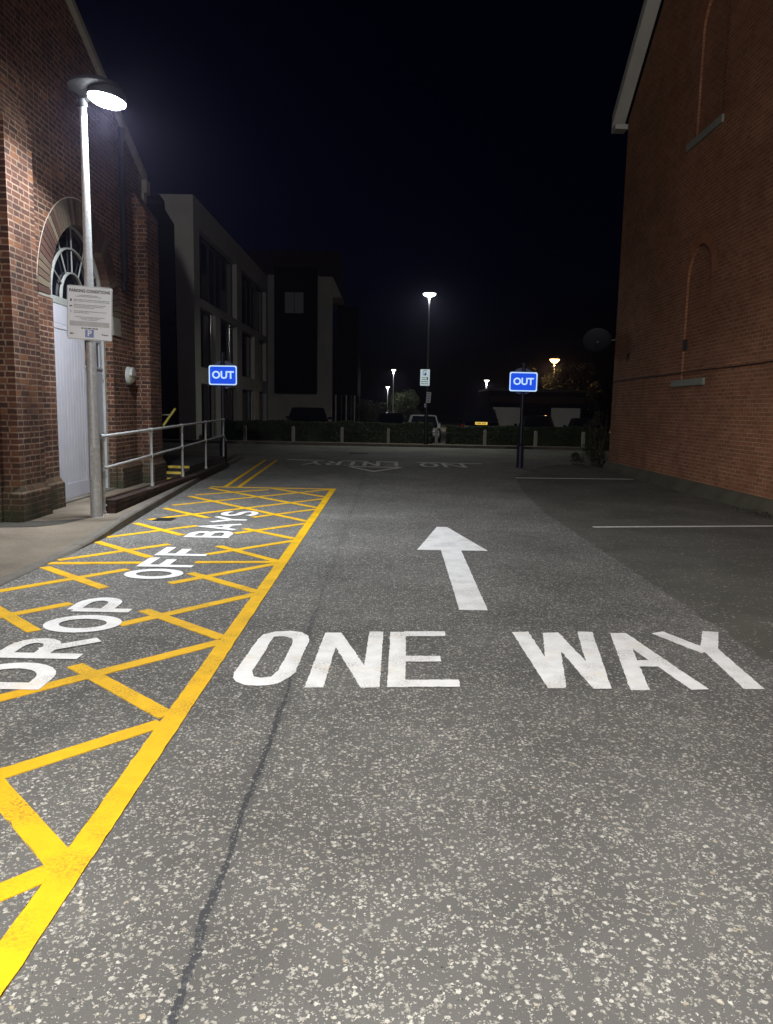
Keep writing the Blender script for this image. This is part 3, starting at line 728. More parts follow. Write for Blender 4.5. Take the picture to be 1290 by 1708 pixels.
mb = MB(); mb.box(-.25,.25,-.18,.18,.01,.16); mb.build('housing', M['lamphousing'], fq, bevel=.02)  # housing and lens of the added fill light
MB().box(-.22,.22,-.15,.15,.001,.008).build('lens', M['lamp'], fq)
area('flood_light', fq, (0,0,-.02), .3, P_FILL, (1,.97,.93))

def far_lamp(loc, h, lens, power, col, label, disc=.29, dark=True, group='distant lamp posts'):
    e = empty('lamp_post', loc, 0, label, 'lamp post', group)
    mb = MB(); mb.tube((0,0,0),(0,0,1.4),.08,.08,12); mb.tube((0,0,1.4),(0,0,h),.05,.035,12); mb.build('pole', M['blackpole'] if dark else M['galv'], e, smooth=True)
    mb = MB(); mb.lathe([(disc*.98,.03),(disc,.06),(disc*.7,.11),(.05,.14)], (0,0,h-.02), 20); mb.build('canopy', M['lamphousing'], e, smooth=True)
    mb = MB(); mb.lathe([(disc*.95,.028),(disc*.9,-.02),(disc*.5,-.09),(.04,-.12)], (0,0,h-.02), 20); mb.build('lens', lens, e, smooth=True)
    area('lamp_light', e, (0,0,h-.18), disc*1.2, power, col)
    return e
far_lamp((1.67,33.2,.1), 6.45, M['lampfar'], P_FAR*1.8, (.95,1,.95), 'slim black lamp post with lit disc head carrying two parking notices')
far_lamp((.41,70,0), 5.2, M['lampfar2'], P_FAR*1.5, (1,1,.95), 'taller of the two distant lamp posts left of the notice pole', .22, False)
far_lamp((-.12,80,0), 3.95, M['lampfar2'], P_FAR*1.2, (1,1,.95), 'shorter of the two distant lamp posts left of the notice pole', .22, False)
far_lamp((7.96,62,0), 4.1, M['lampfar2'], P_FAR*1.5, (1,1,.95), 'distant lamp post between the black car with the yellow plate and the right OUT sign', .22, False)
ol = far_lamp((13.85,64,0), 6.0, M['sodium'], P_FAR*8, (1,.60,.25), 'glowing orange street lamp above the tree at the right', .42, True)
for c_ in kids(ol):
    if c_.type == 'LIGHT': c_.location.z = 5.55
    if c_.name.startswith('lens'):
        for v_ in c_.data.vertices: v_.co.z = 5.98 + (v_.co.z-5.98)*2.6
# notices on the slim pole
def board(name, cx, cy, cz, ww, hh, mat, parent=None, th=.01, rz=0, rounded=.03, label=None, cat=None, group=None, roll=0):
    e = empty(name, (cx, cy, cz), rz, label, cat, group); e.rotation_euler = (0, roll, rz)
    pts = []; rr = rounded
    for (sx, sz, a0) in ((1,1,0),(-1,1,90),(-1,-1,180),(1,-1,270)):
        for k in range(5):
            a = R(a0+22.5*k); pts.append((sx*(ww/2-rr)+rr*math.cos(a), 0, sz*(hh/2-rr)+rr*math.sin(a)))
    MB().prism(pts, (0,th,0)).build('panel', mat, e)
    return e, pts
TR = Matrix.Rotation(R(90), 4, 'X')          # text plane -> facing -Y
def txt(body, size, x, z, y, mat, name, parent, bold=0.0, sx=1.0):
    return text(body, size, Matrix.Translation((x, y, z)) @ TR @ Matrix.Diagonal((sx,1,1,1)), mat, name, parent, bold)
def bar(mb, x0, x1, z, h, y): mb.box(x0, x1, y-.002, y, z-h/2, z+h/2)
def bars(mb, x0, x1, z, h, y, seed=1):
    rnd = random.Random(seed); x = x0
    while x < x1-.004:
        wl_ = min(x1-x, rnd.uniform(.012,.04)); bar(mb, x, x+wl_, z, h, y); x += wl_+.006
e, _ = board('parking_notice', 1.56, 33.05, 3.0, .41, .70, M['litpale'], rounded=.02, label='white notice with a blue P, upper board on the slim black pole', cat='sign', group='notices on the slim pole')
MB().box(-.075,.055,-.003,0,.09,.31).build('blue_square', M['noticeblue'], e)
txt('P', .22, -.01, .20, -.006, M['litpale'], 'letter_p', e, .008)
mb = MB()
for k, (x0, x1, z) in enumerate([(-.13,.03,-.01),(-.13,.04,-.09),(-.16,.15,-.18),(-.16,.15,-.27)]): bars(mb, x0, x1, z, .035, 0, k)
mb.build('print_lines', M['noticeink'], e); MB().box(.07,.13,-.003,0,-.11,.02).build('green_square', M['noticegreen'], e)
e, _ = board('parking_notice', 1.74, 33.08, 2.15, .19, .46, M['signwhite'], rounded=.01, roll=R(3), label='narrow grey-white notice, lower board on the slim black pole', cat='sign', group='notices on the slim pole')
mb = MB()
for k in range(4): bars(mb, -.06, .06, .16-.105*k, .045, 0, 40+k)
mb.build('print_lines', M['signdark'], e)
mb = MB(); mb.box(-.04,.04,-.02,.02,0,.07); mb.box(-.04,.04,-.02,.02,.09,.16)
tag(mb.build('cable_box', M['signwhite'], loc=(1.60,33.05,1.72)), 'two tiny pale boxes strapped to the slim black pole below the notices', 'box')

# parking conditions board on the near lamp post
e, _ = board('parking_conditions_sign', -3.815, 9.755, 2.735, .545, .665, M['signwhite'], th=.012, rz=R(10), rounded=.025, roll=R(2.2), label='white PARKING CONDITIONS board fixed to the near lamp post', cat='sign')
mb = MB()
for z0, z1 in ((.322,.33),(-.33,-.322)): mb.box(-.26,.26,-.004,.014,z0,z1)
for x0, x1 in ((-.27,-.263),(.263,.27)): mb.box(x0,x1,-.004,.014,-.31,.31)
mb.build('edge_trim', M['galv'], e)
txt('PARKING CONDITIONS', .05, 0, .268, -.003, M['signdark'], 'title_lettering', e, .0018, .92)
mb = MB()
for k, (x0, x1, z) in enumerate([(-.13,.10,.215),(-.17,.14,.200),(-.19,.245,.160),(-.19,.245,.142),(-.19,.20,.098),(-.19,.17,.080),(-.19,.05,.062),(-.19,.20,.018),(-.19,.0,.0),(-.17,.18,-.052),(-.12,.12,-.068),(-.09,.09,-.085)]):
    bars(mb, x0, x1, z, .0075, 0, 60+k)
mb.build('print_lines', M['signgrey'], e)
mb = MB(); mb.box(-.235,-.215,-.003,0,.135,.165); mb.box(-.24,-.21,-.003,0,.070,.085); mb.box(-.228,-.222,-.003,0,.0,.028); mb.box(.15,.165,-.003,0,-.265,-.25)
bars(mb, .17, .225, -.262, .012, 0, 5); bars(mb, -.235, -.19, -.262, .016, 0, 6); mb.build('small_symbols', M['signdark'], e)
MB().box(-.24,.24,-.003,0,-.165,-.105).build('grey_strip', M['signpale'], e)
mb = MB(); bars(mb, -.10,.10,-.190,.014,0,9); mb.build('print_lines', M['signdark'], e)
MB().box(-.052,.052,-.003,0,-.300,-.205).build('blue_square', M['signpblue'], e)
txt('P', .10, .0, -.253, -.006, M['signwhite'], 'letter_p', e, .003)
mb = MB()
for z in (.22,-.22): mb.tube((0,.02,z-.012),(0,.02,z+.012),.02,n=8); mb.box(-.09,.09,.012,.022,z-.015,z+.015)
mb.build('bracket', M['galv'], e)

# OUT signs on dark posts, each with a round sign facing away
def out_sign(x, y, ztop, zc, rz, zb, label, post_label, gx):
    pe = empty('sign_post', (x, y, zb), 0, post_label, 'post', 'dark posts carrying the OUT signs')
    mb = MB(); mb.tube((0,0,0),(0,0,.62),.10,.10,14); mb.tube((0,0,.62),(0,0,.70),.10,.052,14); mb.build('base_sleeve', M['bluesteel'], pe, smooth=True)
    mb = MB(); mb.tube((0,0,.70),(0,0,ztop),.052,.052,14); mb.build('shaft', M['bluesteel'], pe, smooth=True)
    mb = MB(); mb.tube((0,0,ztop),(0,0,ztop+.03),.058,.04,12); mb.build('cap', M['blackpole'], pe, smooth=True)
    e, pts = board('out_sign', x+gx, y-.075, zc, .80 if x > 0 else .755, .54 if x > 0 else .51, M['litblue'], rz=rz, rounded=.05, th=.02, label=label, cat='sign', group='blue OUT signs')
    mb = MB(); n = len(pts); inn = [(a*(1-.032/.40), 0, c*(1-.032/.27)) for a, b, c in pts]
    for i in range(n):
        j = (i+1) % n; a, b, c, d = pts[i], pts[j], inn[j], inn[i]
        mb.prism([(q[0], -.003, q[2]) for q in (a, b, c, d)], (0,.002,0))
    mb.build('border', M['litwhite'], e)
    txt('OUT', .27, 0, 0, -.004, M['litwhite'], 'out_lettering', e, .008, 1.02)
    r_ = empty('round_sign', (x+gx*.6, y+.07, zc+.02), rz, 'round sign seen from its grey back behind the %s OUT sign' % ('left' if x < 0 else 'right'), 'sign', 'round signs facing away')
    mb = MB(); n = 32
    mb.prism([(.375*math.cos(2*math.pi*i/n), 0, .375*math.sin(2*math.pi*i/n)) for i in range(n)], (0,.008,0)); mb.build('disc', M['signback'], r_)
    mb = MB()
    for z in (-.2,.2): mb.box(-.28,.28,-.03,-.001,z-.02,z+.02)
    mb.build('channel', M['signback'], r_)
out_sign(3.83, 21.69, 2.95, 2.45, R(4), 0.0, 'blue OUT sign with white border on the right post, before the red brick wall', 'dark post of the right OUT sign, standing on the tarmac', -.01)
out_sign(-4.42, 20.2, 2.95, 2.41, R(-4), .06, 'blue OUT sign with white border on the left post, above the railing end', 'dark post of the left OUT sign, at the end of the railing', .02)

# ------------------------------------------------------------------ railing on its low wall, steps
def rx(y): return -3.86 - .0478*(y-10.3)
def lwz(y): return .30 - .19*(y-10.2)/8.2
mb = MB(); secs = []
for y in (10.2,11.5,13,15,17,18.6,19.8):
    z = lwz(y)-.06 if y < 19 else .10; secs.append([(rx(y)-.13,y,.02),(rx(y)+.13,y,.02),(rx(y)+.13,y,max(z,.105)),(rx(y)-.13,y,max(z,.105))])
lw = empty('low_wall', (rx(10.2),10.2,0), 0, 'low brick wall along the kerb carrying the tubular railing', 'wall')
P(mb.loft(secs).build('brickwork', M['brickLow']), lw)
mb = MB(); secs = []; y = 10.19; 
while y < 19.6:
    z = max(lwz(y+.03)-.06, .106)
    mb.box(rx(y)-.14, rx(y)+.14, y, y+.066, z, z+.058); y += .076
P(mb.build('coping_bricks', M['brickLow'], bevel=.004), lw)
rail = empty('railing', (rx(10.3),10.3,.1), 0, 'galvanised tubular railing with two rails beside the arched door', 'railing')
YS = [10.12,12.6,14.9,17.3,19.7]
def tz(y): return 1.165 + .0095*(y-10.3)
def mz(y): return .735 + .011*(y-10.3)
for i, y in enumerate(YS):
    x = rx(y); zb = .10 if i == 0 else max(lwz(y), .16)
    mb = MB(); mb.tube((x,y,zb),(x,y,tz(y)),.024,n=12)
    mb.tube((x,y,zb),(x,y,zb+.05),.036,n=12); mb.tube((x,y,mz(y)-.035),(x,y,mz(y)+.035),.033,n=12); mb.tube((x,y,tz(y)-.06),(x,y,tz(y)-.0),.032,n=12)
    if i == 0: mb.box(x-.05,x+.05,y-.05,y+.05,zb,zb+.012); mb.tube((x,y,.22),(x+.0,y+.12,.22),.02,n=8)
    P(mb.build('post', M['galv'], smooth=True), rail)
mb = MB(); mb.tube((rx(YS[0]),YS[0],tz(YS[0])),(rx(YS[-1]),YS[-1],tz(YS[-1])),.024,n=12)
for y in YS: mb.tube((rx(y),y-.05,tz(y-.05)),(rx(y),y+.05,tz(y+.05)),.033,n=12)
P(mb.build('top_rail', M['galv'], smooth=True), rail)
mb = MB(); mb.tube((rx(YS[0]),YS[0],mz(YS[0])),(rx(YS[-1]),YS[-1],mz(YS[-1])),.021,n=12)
P(mb.build('mid_rail', M['galv'], smooth=True), rail)
st = empty('steps', (-4.5,15.6,.1), 0, 'concrete steps with yellow nosings behind the railing', 'steps')
for k, (y, z) in enumerate([(15.2,.13),(15.62,.22),(16.05,.31)]):
    P(MB().box(-7.4,-4.24,y,19.5 if k == 2 else y+.45,.02,z).build('tread', M['stepdark']), st)
    P(MB().box(-4.78,-4.245,y-.004,y+.05,z-.045,z+.004).build('nosing', M['stepyellow']), st)
hr = empty('handrail', (-4.62,15.3,.3), 0, 'sloping yellow handrail beside the steps', 'handrail')
mb = MB(); mb.tube((-4.60,14.75,.92),(-4.52,16.0,1.52),.024,n=10); mb.tube((-4.60,14.75,.92),(-4.62,14.6,.88),.024,n=10); P(mb.build('rail', M['railyellow'], smooth=True), hr)
mb = MB(); mb.tube((-4.72,15.12,1.40),(-4.53,15.75,1.40),.015,n=8); P(mb.build('bracket', M['framewhite']), hr)

# ------------------------------------------------------------------ right brick building
XR = 6.4
rb = empty('brick_house', (XR,12,0), 0, 'tall red brick building with blind arches filling the right side', 'building')
eY, eZ, rs = 21.73, 9.32, .81
pk = 12.0; pkz = eZ + (eY-pk)*rs
def blind(y0, y1, zb, zs, rise):
    cy = (y0+y1)/2; r_ = (y1-y0)/2
    return [(y0,zb),(y1,zb)] + [(cy+r_*math.cos(R(180*i/18)), zs+rise*math.sin(R(180*i/18))) for i in range(19)]
low = blind(15.50,16.72,2.36,4.45,.66); upp = blind(15.55,16.82,7.40,9.45,.66)
wall = [(2.3,.0),(eY,.0),(eY,eZ+.2),(pk,pkz+.2),(2.3,eZ+.2)]
P(fillmesh([wall, low, upp], lambda q: (XR, q[0], q[1]), M['brickR'], 'gable_wall', depth=(.10,0,0)), rb)
P(MB().box(XR+.045,XR+.3,15.2,17.1,2.1,10.6).build('arch_infill', M['brickR']), rb)
P(MB().box(XR+.102,XR+9,eY-.3,eY-.003,0,eZ-.05).build('side_wall', M['brickR']), rb)
P(MB().box(XR+.31,XR+.5,2.4,eY-.31,0,eZ).build('inner_wall', M['brickR']), rb)
t = NT('arch_ring_brick'); g = t.new('ShaderNodeNewGeometry')
c = t.ramp(g.outputs['Random Per Island'], [(0.0,(.33,.13,.068)),(1.0,(.44,.18,.09))]); M['ring'] = t.done(c, .85, 0, .3)
for (y0, y1, zs) in ((15.50,16.72,4.45),(15.55,16.82,9.45)):
    mb = MB(); cy = (y0+y1)/2; r_ = (y1-y0)/2; n = 22
    for i in range(n):
        q = []
        for a, k in ((180*i/n+.4,0),(180*(i+1)/n-.4,0),(180*(i+1)/n-.4,.215),(180*i/n+.4,.215)):
            q.append((XR-.004, cy+(r_+k)*math.cos(R(a)), zs+(.66+k)*math.sin(R(a))))
        mb.prism(q, (.06,0,0))
    P(mb.build('brick_arch', M['ring']), rb)
P(MB().box(XR-.05,XR+.09,15.42,17.15,2.22,2.36).build('sill', M['stone'], bevel=.006), rb)
P(MB().box(XR-.05,XR+.09,15.45,17.2,7.25,7.40).build('sill', M['stone'], bevel=.006), rb)
P(MB().box(XR-.012,XR+.02,16.55,16.70,3.0,3.22).build('air_vent', M['cartrim']), rb)
P(MB().box(XR-.012,XR+.02,20.38,20.56,3.0,3.22).build('air_vent', M['cartrim']), rb)
# roof verge: slab, soffit and fascia following the rake
eW = eZ; eZ = eZ + .42
mb = MB(); L = eY-pk
mb.prism([(XR-.32,eY+.36,eZ-.20),(XR+9,eY+.36,eZ-.20),(XR+9,eY+.36,eZ+.02),(XR-.32,eY+.36,eZ+.02)], (0,pk-eY-.36,(L+.36)*rs))
P(mb.build('roof', M['darkclad']), rb)
mb = MB().prism([(XR-.345,eY+.38,eZ-.27),(XR-.322,eY+.38,eZ-.27),(XR-.322,eY+.38,eZ+.06),(XR-.345,eY+.38,eZ+.06)], (0,pk-eY-.38,(L+.38)*rs))
P(mb.build('barge_board', M['render']), rb)
mb = MB().prism([(XR-.320,eY+.36,eZ-.225),(XR-.004,eY+.36,eZ-.225),(XR-.004,eY+.36,eZ-.205),(XR-.320,eY+.36,eZ-.205)], (0,pk-eY-.36,(L+.36)*rs))
P(mb.build('soffit', M['render']), rb)
P(MB().box(XR-.345,XR+.0,eY+.02,eY+.40,eZ-.42,eZ-.29).build('eaves_box', M['render'], bevel=.004), rb)
mb = MB(); secs = []
for y in (-2,6,10,12,14,16,18,20,21.8): 
    j = .03*math.sin(y*2.7); secs.append([(XR+.02,y,-.02),(XR-.17+j,y,-.02),(XR-.13+j*.7,y,.10),(XR-.05,y,.19+j*.4),(XR+.02,y,.25)])
P(mb.loft(secs).build('footing', M['mossy']), rb)
mb = MB(); ys = [2.5+.8*i for i in range(25)]
for a, b in zip(ys, ys[1:]):
    sag = lambda y: 2.52 - .012*math.sin(y*3.1)**2
    mb.tube((XR-.018,a,sag(a)),(XR-.018,b,sag(b)),.011,n=6,caps=False)
tag(mb.build('wall_cable', M['cable']), 'thin dark cable running level along the red brick wall', 'cable')
# satellite dish
sd = empty('satellite_dish', (6.52,22.2,3.70), 0, 'dark round satellite dish on an arm at the corner of the red brick building', 'satellite dish')
mb = MB(); Mx = Matrix.Rotation(R(90),3,'X') @ Matrix.Identity(3); Mx = Matrix.Rotation(R(-12),3,'Z') @ Matrix.Rotation(R(128),3,'X')
mb.lathe([(.005,.085),(.12,.078),(.24,.05),(.34,.012),(.39,-.012),(.40,-.012),(.39,.0),(.34,.026),(.24,.064),(.12,.092),(.005,.10)], (-.52,0,.0), 30, Mx)
mb.build('reflector', M['dishgrey'], sd, smooth=True)
mb = MB(); mb.tube((-.52,.05,0),(-.12,.06,0),.014,n=8); mb.tube((-.12,.06,0),(-.0,-.49,0),.02,n=8); mb.box(-.06,.04,-.475,-.46,-.08,.08); mb.build('arm', M['framewhite'], sd)
mb = MB(); mb.tube((-.52,-.04,-.02),(-.60,-.32,-.10),.010,n=6); mb.tube((-.60,-.32,-.10),(-.60,-.38,-.08),.028,n=10); mb.build('receiver', M['signback'], sd)

# ------------------------------------------------------------------ modern building beyond
XM_ = -8.6
ob = empty('office_building', (XM_,44,0), 0, 'pale three storey building with large dark windows beyond the brick hall', 'building')
def ib(mb, *a): mb.box(*a)
mb = MB()
for y0, y1 in ((33.8,34.8),(43.15,44.52),(53.2,54.0)): mb.box(XM_-.5,XM_,y0,y1,0,9.42)
mb.box(XM_-.5,XM_+.002,33.8,54.0,9.42,10.6)
for y0, y1 in ((34.8,43.15),(44.52,53.2)): mb.box(XM_-.5,XM_-.002,y0,y1,6.03,6.42); 
for y0, y1 in ((34.8,37.8),(38.95,43.15),(44.52,48.7),(50.25,53.2)): mb.box(XM_-.5,XM_-.004,y0,y1,2.62,3.36)
for y0, y1 in ((37.8,38.95),(48.7,50.25)): mb.box(XM_-.5,XM_-.003,y0,y1,0,6.03)
P(mb.build('facade_frame', M['render']), ob)
P(fillmesh([[(-9.36,0),(XM_-.003,0),(XM_-.003,10.6),(-10.05,10.6),(-9.82,10.3),(-9.80,9.95),(-9.42,9.35)]], lambda q: (q[0], 33.78, q[1]), M['render'], 'end_wall', depth=(0,.4,0)), ob)
P(MB().box(-15,-9.3,35.0,35.3,0,9.6).build('end_glazing', M['glass']), ob)
mb = MB(); mb.box(-15,-9.3,34.9,35.0,5.2,5.6); mb.box(-9.6,-9.37,34.3,35.0,0,9.5)
P(mb.build('end_frame', M['darkclad']), ob)
wins = [(34.8,43.15,6.42,9.42),(44.52,53.2,6.42,9.42),(34.8,37.8,3.36,6.03),(38.95,43.15,3.36,6.03),(44.52,48.7,3.36,6.03),(50.25,53.2,3.36,6.03),(34.8,37.8,0,2.62),(38.95,43.15,0,2.62),(44.52,48.7,0,2.62),(50.25,53.2,0,2.62)]
for y0, y1, z0, z1 in wins:
    nm = max(2, round((y1-y0)/1.5)); mb = MB(); x0 = XM_-.32
    mb.box(x0,x0+.06,y0,y1,z0,z0+.07); mb.box(x0,x0+.06,y0,y1,z1-.07,z1)
    for k in range(nm+1):
        y = y0+.03+(y1-y0-.06)*k/nm; mb.box(x0,x0+.07,y-.03,y+.03,z0+.07,z1-.07)
    wf = P(mb.build('window', M['frame']), ob)
    MB().box(x0+.02,x0+.03,y0,y1,z0,z1).build('pane', M['glass'], wf)
P(MB().box(-15,XM_-.5,33.9,54,10.2,10.55).build('roof', M['darkclad']), ob)
P(MB().box(-15,XM_-.55,35.4,54,0,10.1).build('core_wall', M['darkclad']), ob)
for y, z1 in ((36.0,2.6),(37.2,2.6),(40.1,2.6),(41.3,2.6),(46.3,2.6),(47.6,2.6),(51.5,2.6),(36.6,5.9),(40.8,5.9)):
    P(MB().tube((XM_+.04,y,.15 if z1 < 3 else 3.4),(XM_+.04,y,z1),.022,n=14).build('glazing_post', M['chrome'], smooth=True), ob)  # polished rods added to make the vertical reflections of the glazing
# wing facing the viewer
mb = MB(); mb.box(XM_+.003,-5.0,54.0,54.4,0,10.75); mb.box(-5.0,-4.05,53.9,54.4,0,9.3)
P(mb.build('wing_wall', M['render2']), ob)
P(fillmesh([[(-5.0,9.3),(-3.4,9.3),(-4.05,10.67),(-5.0,10.67)]], lambda q: (q[0], 53.9, q[1]), M['render2'], 'wing_eaves', depth=(0,6,0)), ob)
P(MB().box(-8.05,-5.1,53.3,53.99,2.62,11.2).build('clad_bay', M['darkclad']), ob)
o = P(MB().box(-7.30,-6.02,53.27,53.30,8.08,9.48).build('window', M['signgrey']), ob)
o = MB().box(-6.69,-6.63,53.25,53.268,8.08,9.48).build('mullion', M['frame'], o)
P(MB().box(-11,-4.05,60,66,10.8,13.6).build('plant_room', M['brickFar']), ob)
P(MB().box(-4.0,-2.4,58,64,2.6,9.2).build('rear_block', M['darkclad']), ob)
for k, x in enumerate((-3.95,-3.55,-3.2,-2.85,-2.6,-2.3)):
    P(MB().tube((x,56.5+.3*k,0),(x,56.5+.3*k,2.6),.06,n=10).build('column', M['galv'] if k % 2 == 0 else M['frame'], smooth=True), ob)

# long low building behind the parked cars
gb = empty('garage_block', (9.8,50,0), 0, 'long low building with pale panels behind the parked cars at the right', 'building')
P(MB().box(6.6,13.0,50,55,0,2.95).build('wall', M['darkclad']), gb)
P(MB().box(6.9,8.85,49.93,49.997,0,1.88).build('pale_panel', M['render']), gb)
P(MB().box(10.75,12.65,49.93,49.997,0,1.9).build('pale_panel', M['render']), gb)
P(MB().box(6.5,13.1,49.8,55.1,2.96,3.1).build('roof', M['frame']), gb)
P(MB().box(6.7,12.9,49.9,49.99,2.2,2.62).build('fascia', M['brickFar']), gb)

# ------------------------------------------------------------------ timber posts with rail
fe = empty('post_and_rail_fence', (0,33.45,.1), 0, 'low row of timber posts with a thin rail before the hedge', 'fence')
for x in (-6.35,-4.2,-2.04,.02,2.15,4.30,6.55,8.66):
    mb = MB(); ww = .065; zt = .78
    mb.box(x-ww,x+ww,33.4-ww,33.4+ww,.10,zt-.05); mb.loft([[(x-ww,33.4-ww,zt-.05),(x+ww,33.4-ww,zt-.05),(x+ww,33.4+ww,zt-.05),(x-ww,33.4+ww,zt-.05)],[(x-ww*.5,33.4-ww,zt),(x+ww*.5,33.4-ww,zt),(x+ww*.5,33.4+ww,zt),(x-ww*.5,33.4+ww,zt)]])
    P(mb.build('post', M['wood']), fe)
mb = MB(); mb.tube((-6.35,33.4,.62),(8.66,33.4,.62),.012,n=8); P(mb.build('rail', M['iron']), fe)

# ------------------------------------------------------------------ foliage
def leaves(n, fn, size, seed, flat=.0):
    rnd = random.Random(seed); mb = MB()
    for _ in range(n):
        c, nrm = fn(rnd)
        a = Vector((rnd.gauss(0,1), rnd.gauss(0,1), rnd.gauss(0,1)))
        if nrm is not None: a = a*.6 + Vector(nrm)*1.2
        a.normalize(); b = a.orthogonal().normalized(); b.rotate(Matrix.Rotation(rnd.uniform(0,6.28), 3, a)); c2 = a.cross(b)
        s = size*rnd.uniform(.6,1.35); c = Vector(c)
        mb.v += [tuple(c-b*s), tuple(c+c2*s*.45+a*s*.12), tuple(c+b*s), tuple(c-c2*s*.45+a*s*.12)]
        k = len(mb.v); mb.f.append((k-4,k-3,k-2,k-1))
    return mb
def lump(x, y, seed): return .5*math.sin(x*1.9+seed)+.3*math.sin(x*4.3+seed*2+y)+.2*math.sin(x*9.1+y*3)
def hedge(x0, x1, y0, y1, h0, h1, seed, label, n):
    e = empty('hedge', ((x0+x1)/2,(y0+y1)/2,0), 0, label, 'hedge', 'hedges behind the timber posts')
    def fn(rnd):
        x = rnd.uniform(x0, x1); t_ = (x-x0)/(x1-x0); h = h0+(h1-h0)*t_ + .06*lump(x, 0, seed)
        k = rnd.random()
        if k < .5: y = y0+.07*lump(x, rnd.random(), seed+3)+abs(rnd.gauss(0,.05)); z = rnd.uniform(.03,h); nn = (0,-1,.2)
        elif k < .85: y = rnd.uniform(y0,y1); z = h-abs(rnd.gauss(0,.05)); nn = (0,0,1)
        else: x = x0 if rnd.random() < .5 else x1; x += rnd.gauss(0,.04); y = rnd.uniform(y0,y1); z = rnd.uniform(.03,h); nn = (1,0,0)
        return (x,y,z), nn
    P(leaves(n, fn, .045, seed).build('leaves', M['hedge']), e)
    mb = MB(); secs = []; k = 24
    for i in range(k+1):
        x = x0+.06+(x1-x0-.12)*i/k; t_ = i/k; h = h0+(h1-h0)*t_-.07+.06*lump(x,0,seed); secs.append([(x,y0+.06,.0),(x,y1-.06,.0),(x,y1-.08,h),(x,y0+.09,h)])
    P(mb.loft(secs).build('inner_growth', M['hedge']), e)
hedge(-7.35, 1.95, 34.1, 35.0, .98, 1.0, 11, 'long clipped hedge left of the gap where the silver car shows', 24000)
hedge(2.75, 9.9, 34.1, 35.0, .90, .96, 23, 'clipped hedge right of the gap, below the black cars', 18000)

def tree(x, y, h, crown, seed, label, n, mat, cz=None, sz=1.0, leaf=.07, group='trees beyond the car park'):
    e = empty('tree', (x,y,0), 0, label, 'tree', group); rnd = random.Random(seed)
    tb = MB(); tb.tube((0,0,0),(0,0,h*.45),.12,.08,10); limbs = []
    for k in range(9):
        a = rnd.uniform(0,6.28); z0 = h*rnd.uniform(.22,.45); q = (crown*.75*math.cos(a), crown*.75*math.sin(a), h*rnd.uniform(.5,.95)); limbs.append(q)
        mid = (q[0]*.45, q[1]*.45, (z0+q[2])/2+.15); tb.tube((0,0,z0), mid, .05,.035,6); tb.tube(mid, q, .035,.012,6)
    tb.build('trunk', M['bark'], e, smooth=True)
    cl = [(rnd.gauss(0,crown*.45), rnd.gauss(0,crown*.45), h*.62+rnd.uniform(-1,1)*h*.30, rnd.uniform(.22,.5)*crown) for _ in range(26)] + [(*q, crown*.35) for q in limbs]
    def fn(r_):
        cx, cy_, cz_, s = r_.choice(cl)
        d = Vector((r_.gauss(0,1), r_.gauss(0,1), r_.gauss(0,.8))).normalized()*s*r_.uniform(.5,1.0)**.5
        return (cx+d.x, cy_+d.y, max(.2, cz_+d.z)), None
    leaves(n, fn, leaf, seed).build('crown', mat, e)
    return e
tree(14.5, 61.5, 5.5, 2.0, 5, 'tree with lamplit leaf tips under the orange lamp', 9000, M['leaf'], leaf=.10)
tree(16.0, 55.0, 4.2, 1.6, 8, 'dark tree beside the end of the low building, left of the red brick wall', 6000, M['leaf'], leaf=.09)
tree(1.6, 72.0, 3.2, 1.5, 9, 'small dim bush-like tree behind the silver car', 5000, M['hedge'], leaf=.09)
tree(-2.2, 66.0, 2.2, 1.5, 12, 'low dim tree right of the slim columns', 4000, M['hedge'], leaf=.09)
# bush at the corner of the red building
bu = empty('bush', (6.35,22.9,0), 0, 'tall scraggy bush at the far foot of the red brick wall', 'bush')
rb_ = random.Random(77)
clb = [(rb_.gauss(-.05,.30), rb_.gauss(0,.30), rb_.uniform(.1,1.05), rb_.uniform(.10,.26)) for _ in range(20)] + [(rb_.gauss(-.1,.15), rb_.gauss(0,.15), z_, .11) for z_ in (1.15,1.3,1.45,1.55)]
def fnb(r_):
    cx, cy_, cz_, q = r_.choice(clb); d = Vector((r_.gauss(0,1), r_.gauss(0,1), r_.gauss(0,1))).normalized()*q*r_.random()**.4
    return (cx+d.x, cy_+d.y, max(.03, cz_+d.z)), None
leaves(2600, fnb, .042, 31).build('leaves', M['bush'], bu)
mb = MB()
for k in range(9):
    a = k*.7; mb.tube((.1*math.cos(a),.1*math.sin(a),0),(.3*math.cos(a),.3*math.sin(a),1.2+.05*k),.012,.006,6)
mb.build('stems', M['bark'], bu)
rnd = random.Random(3)
mb = leaves(160, lambda r_: ((6.05+r_.gauss(0,.14), 12.0+r_.gauss(0,.35), .03+abs(r_.gauss(0,.02))), (0,0,1)), .022, 4)
tag(mb.build('fallen_leaves', M['bush']), 'drift of dead leaves by the foot of the red wall', 'leaves', kind='stuff')

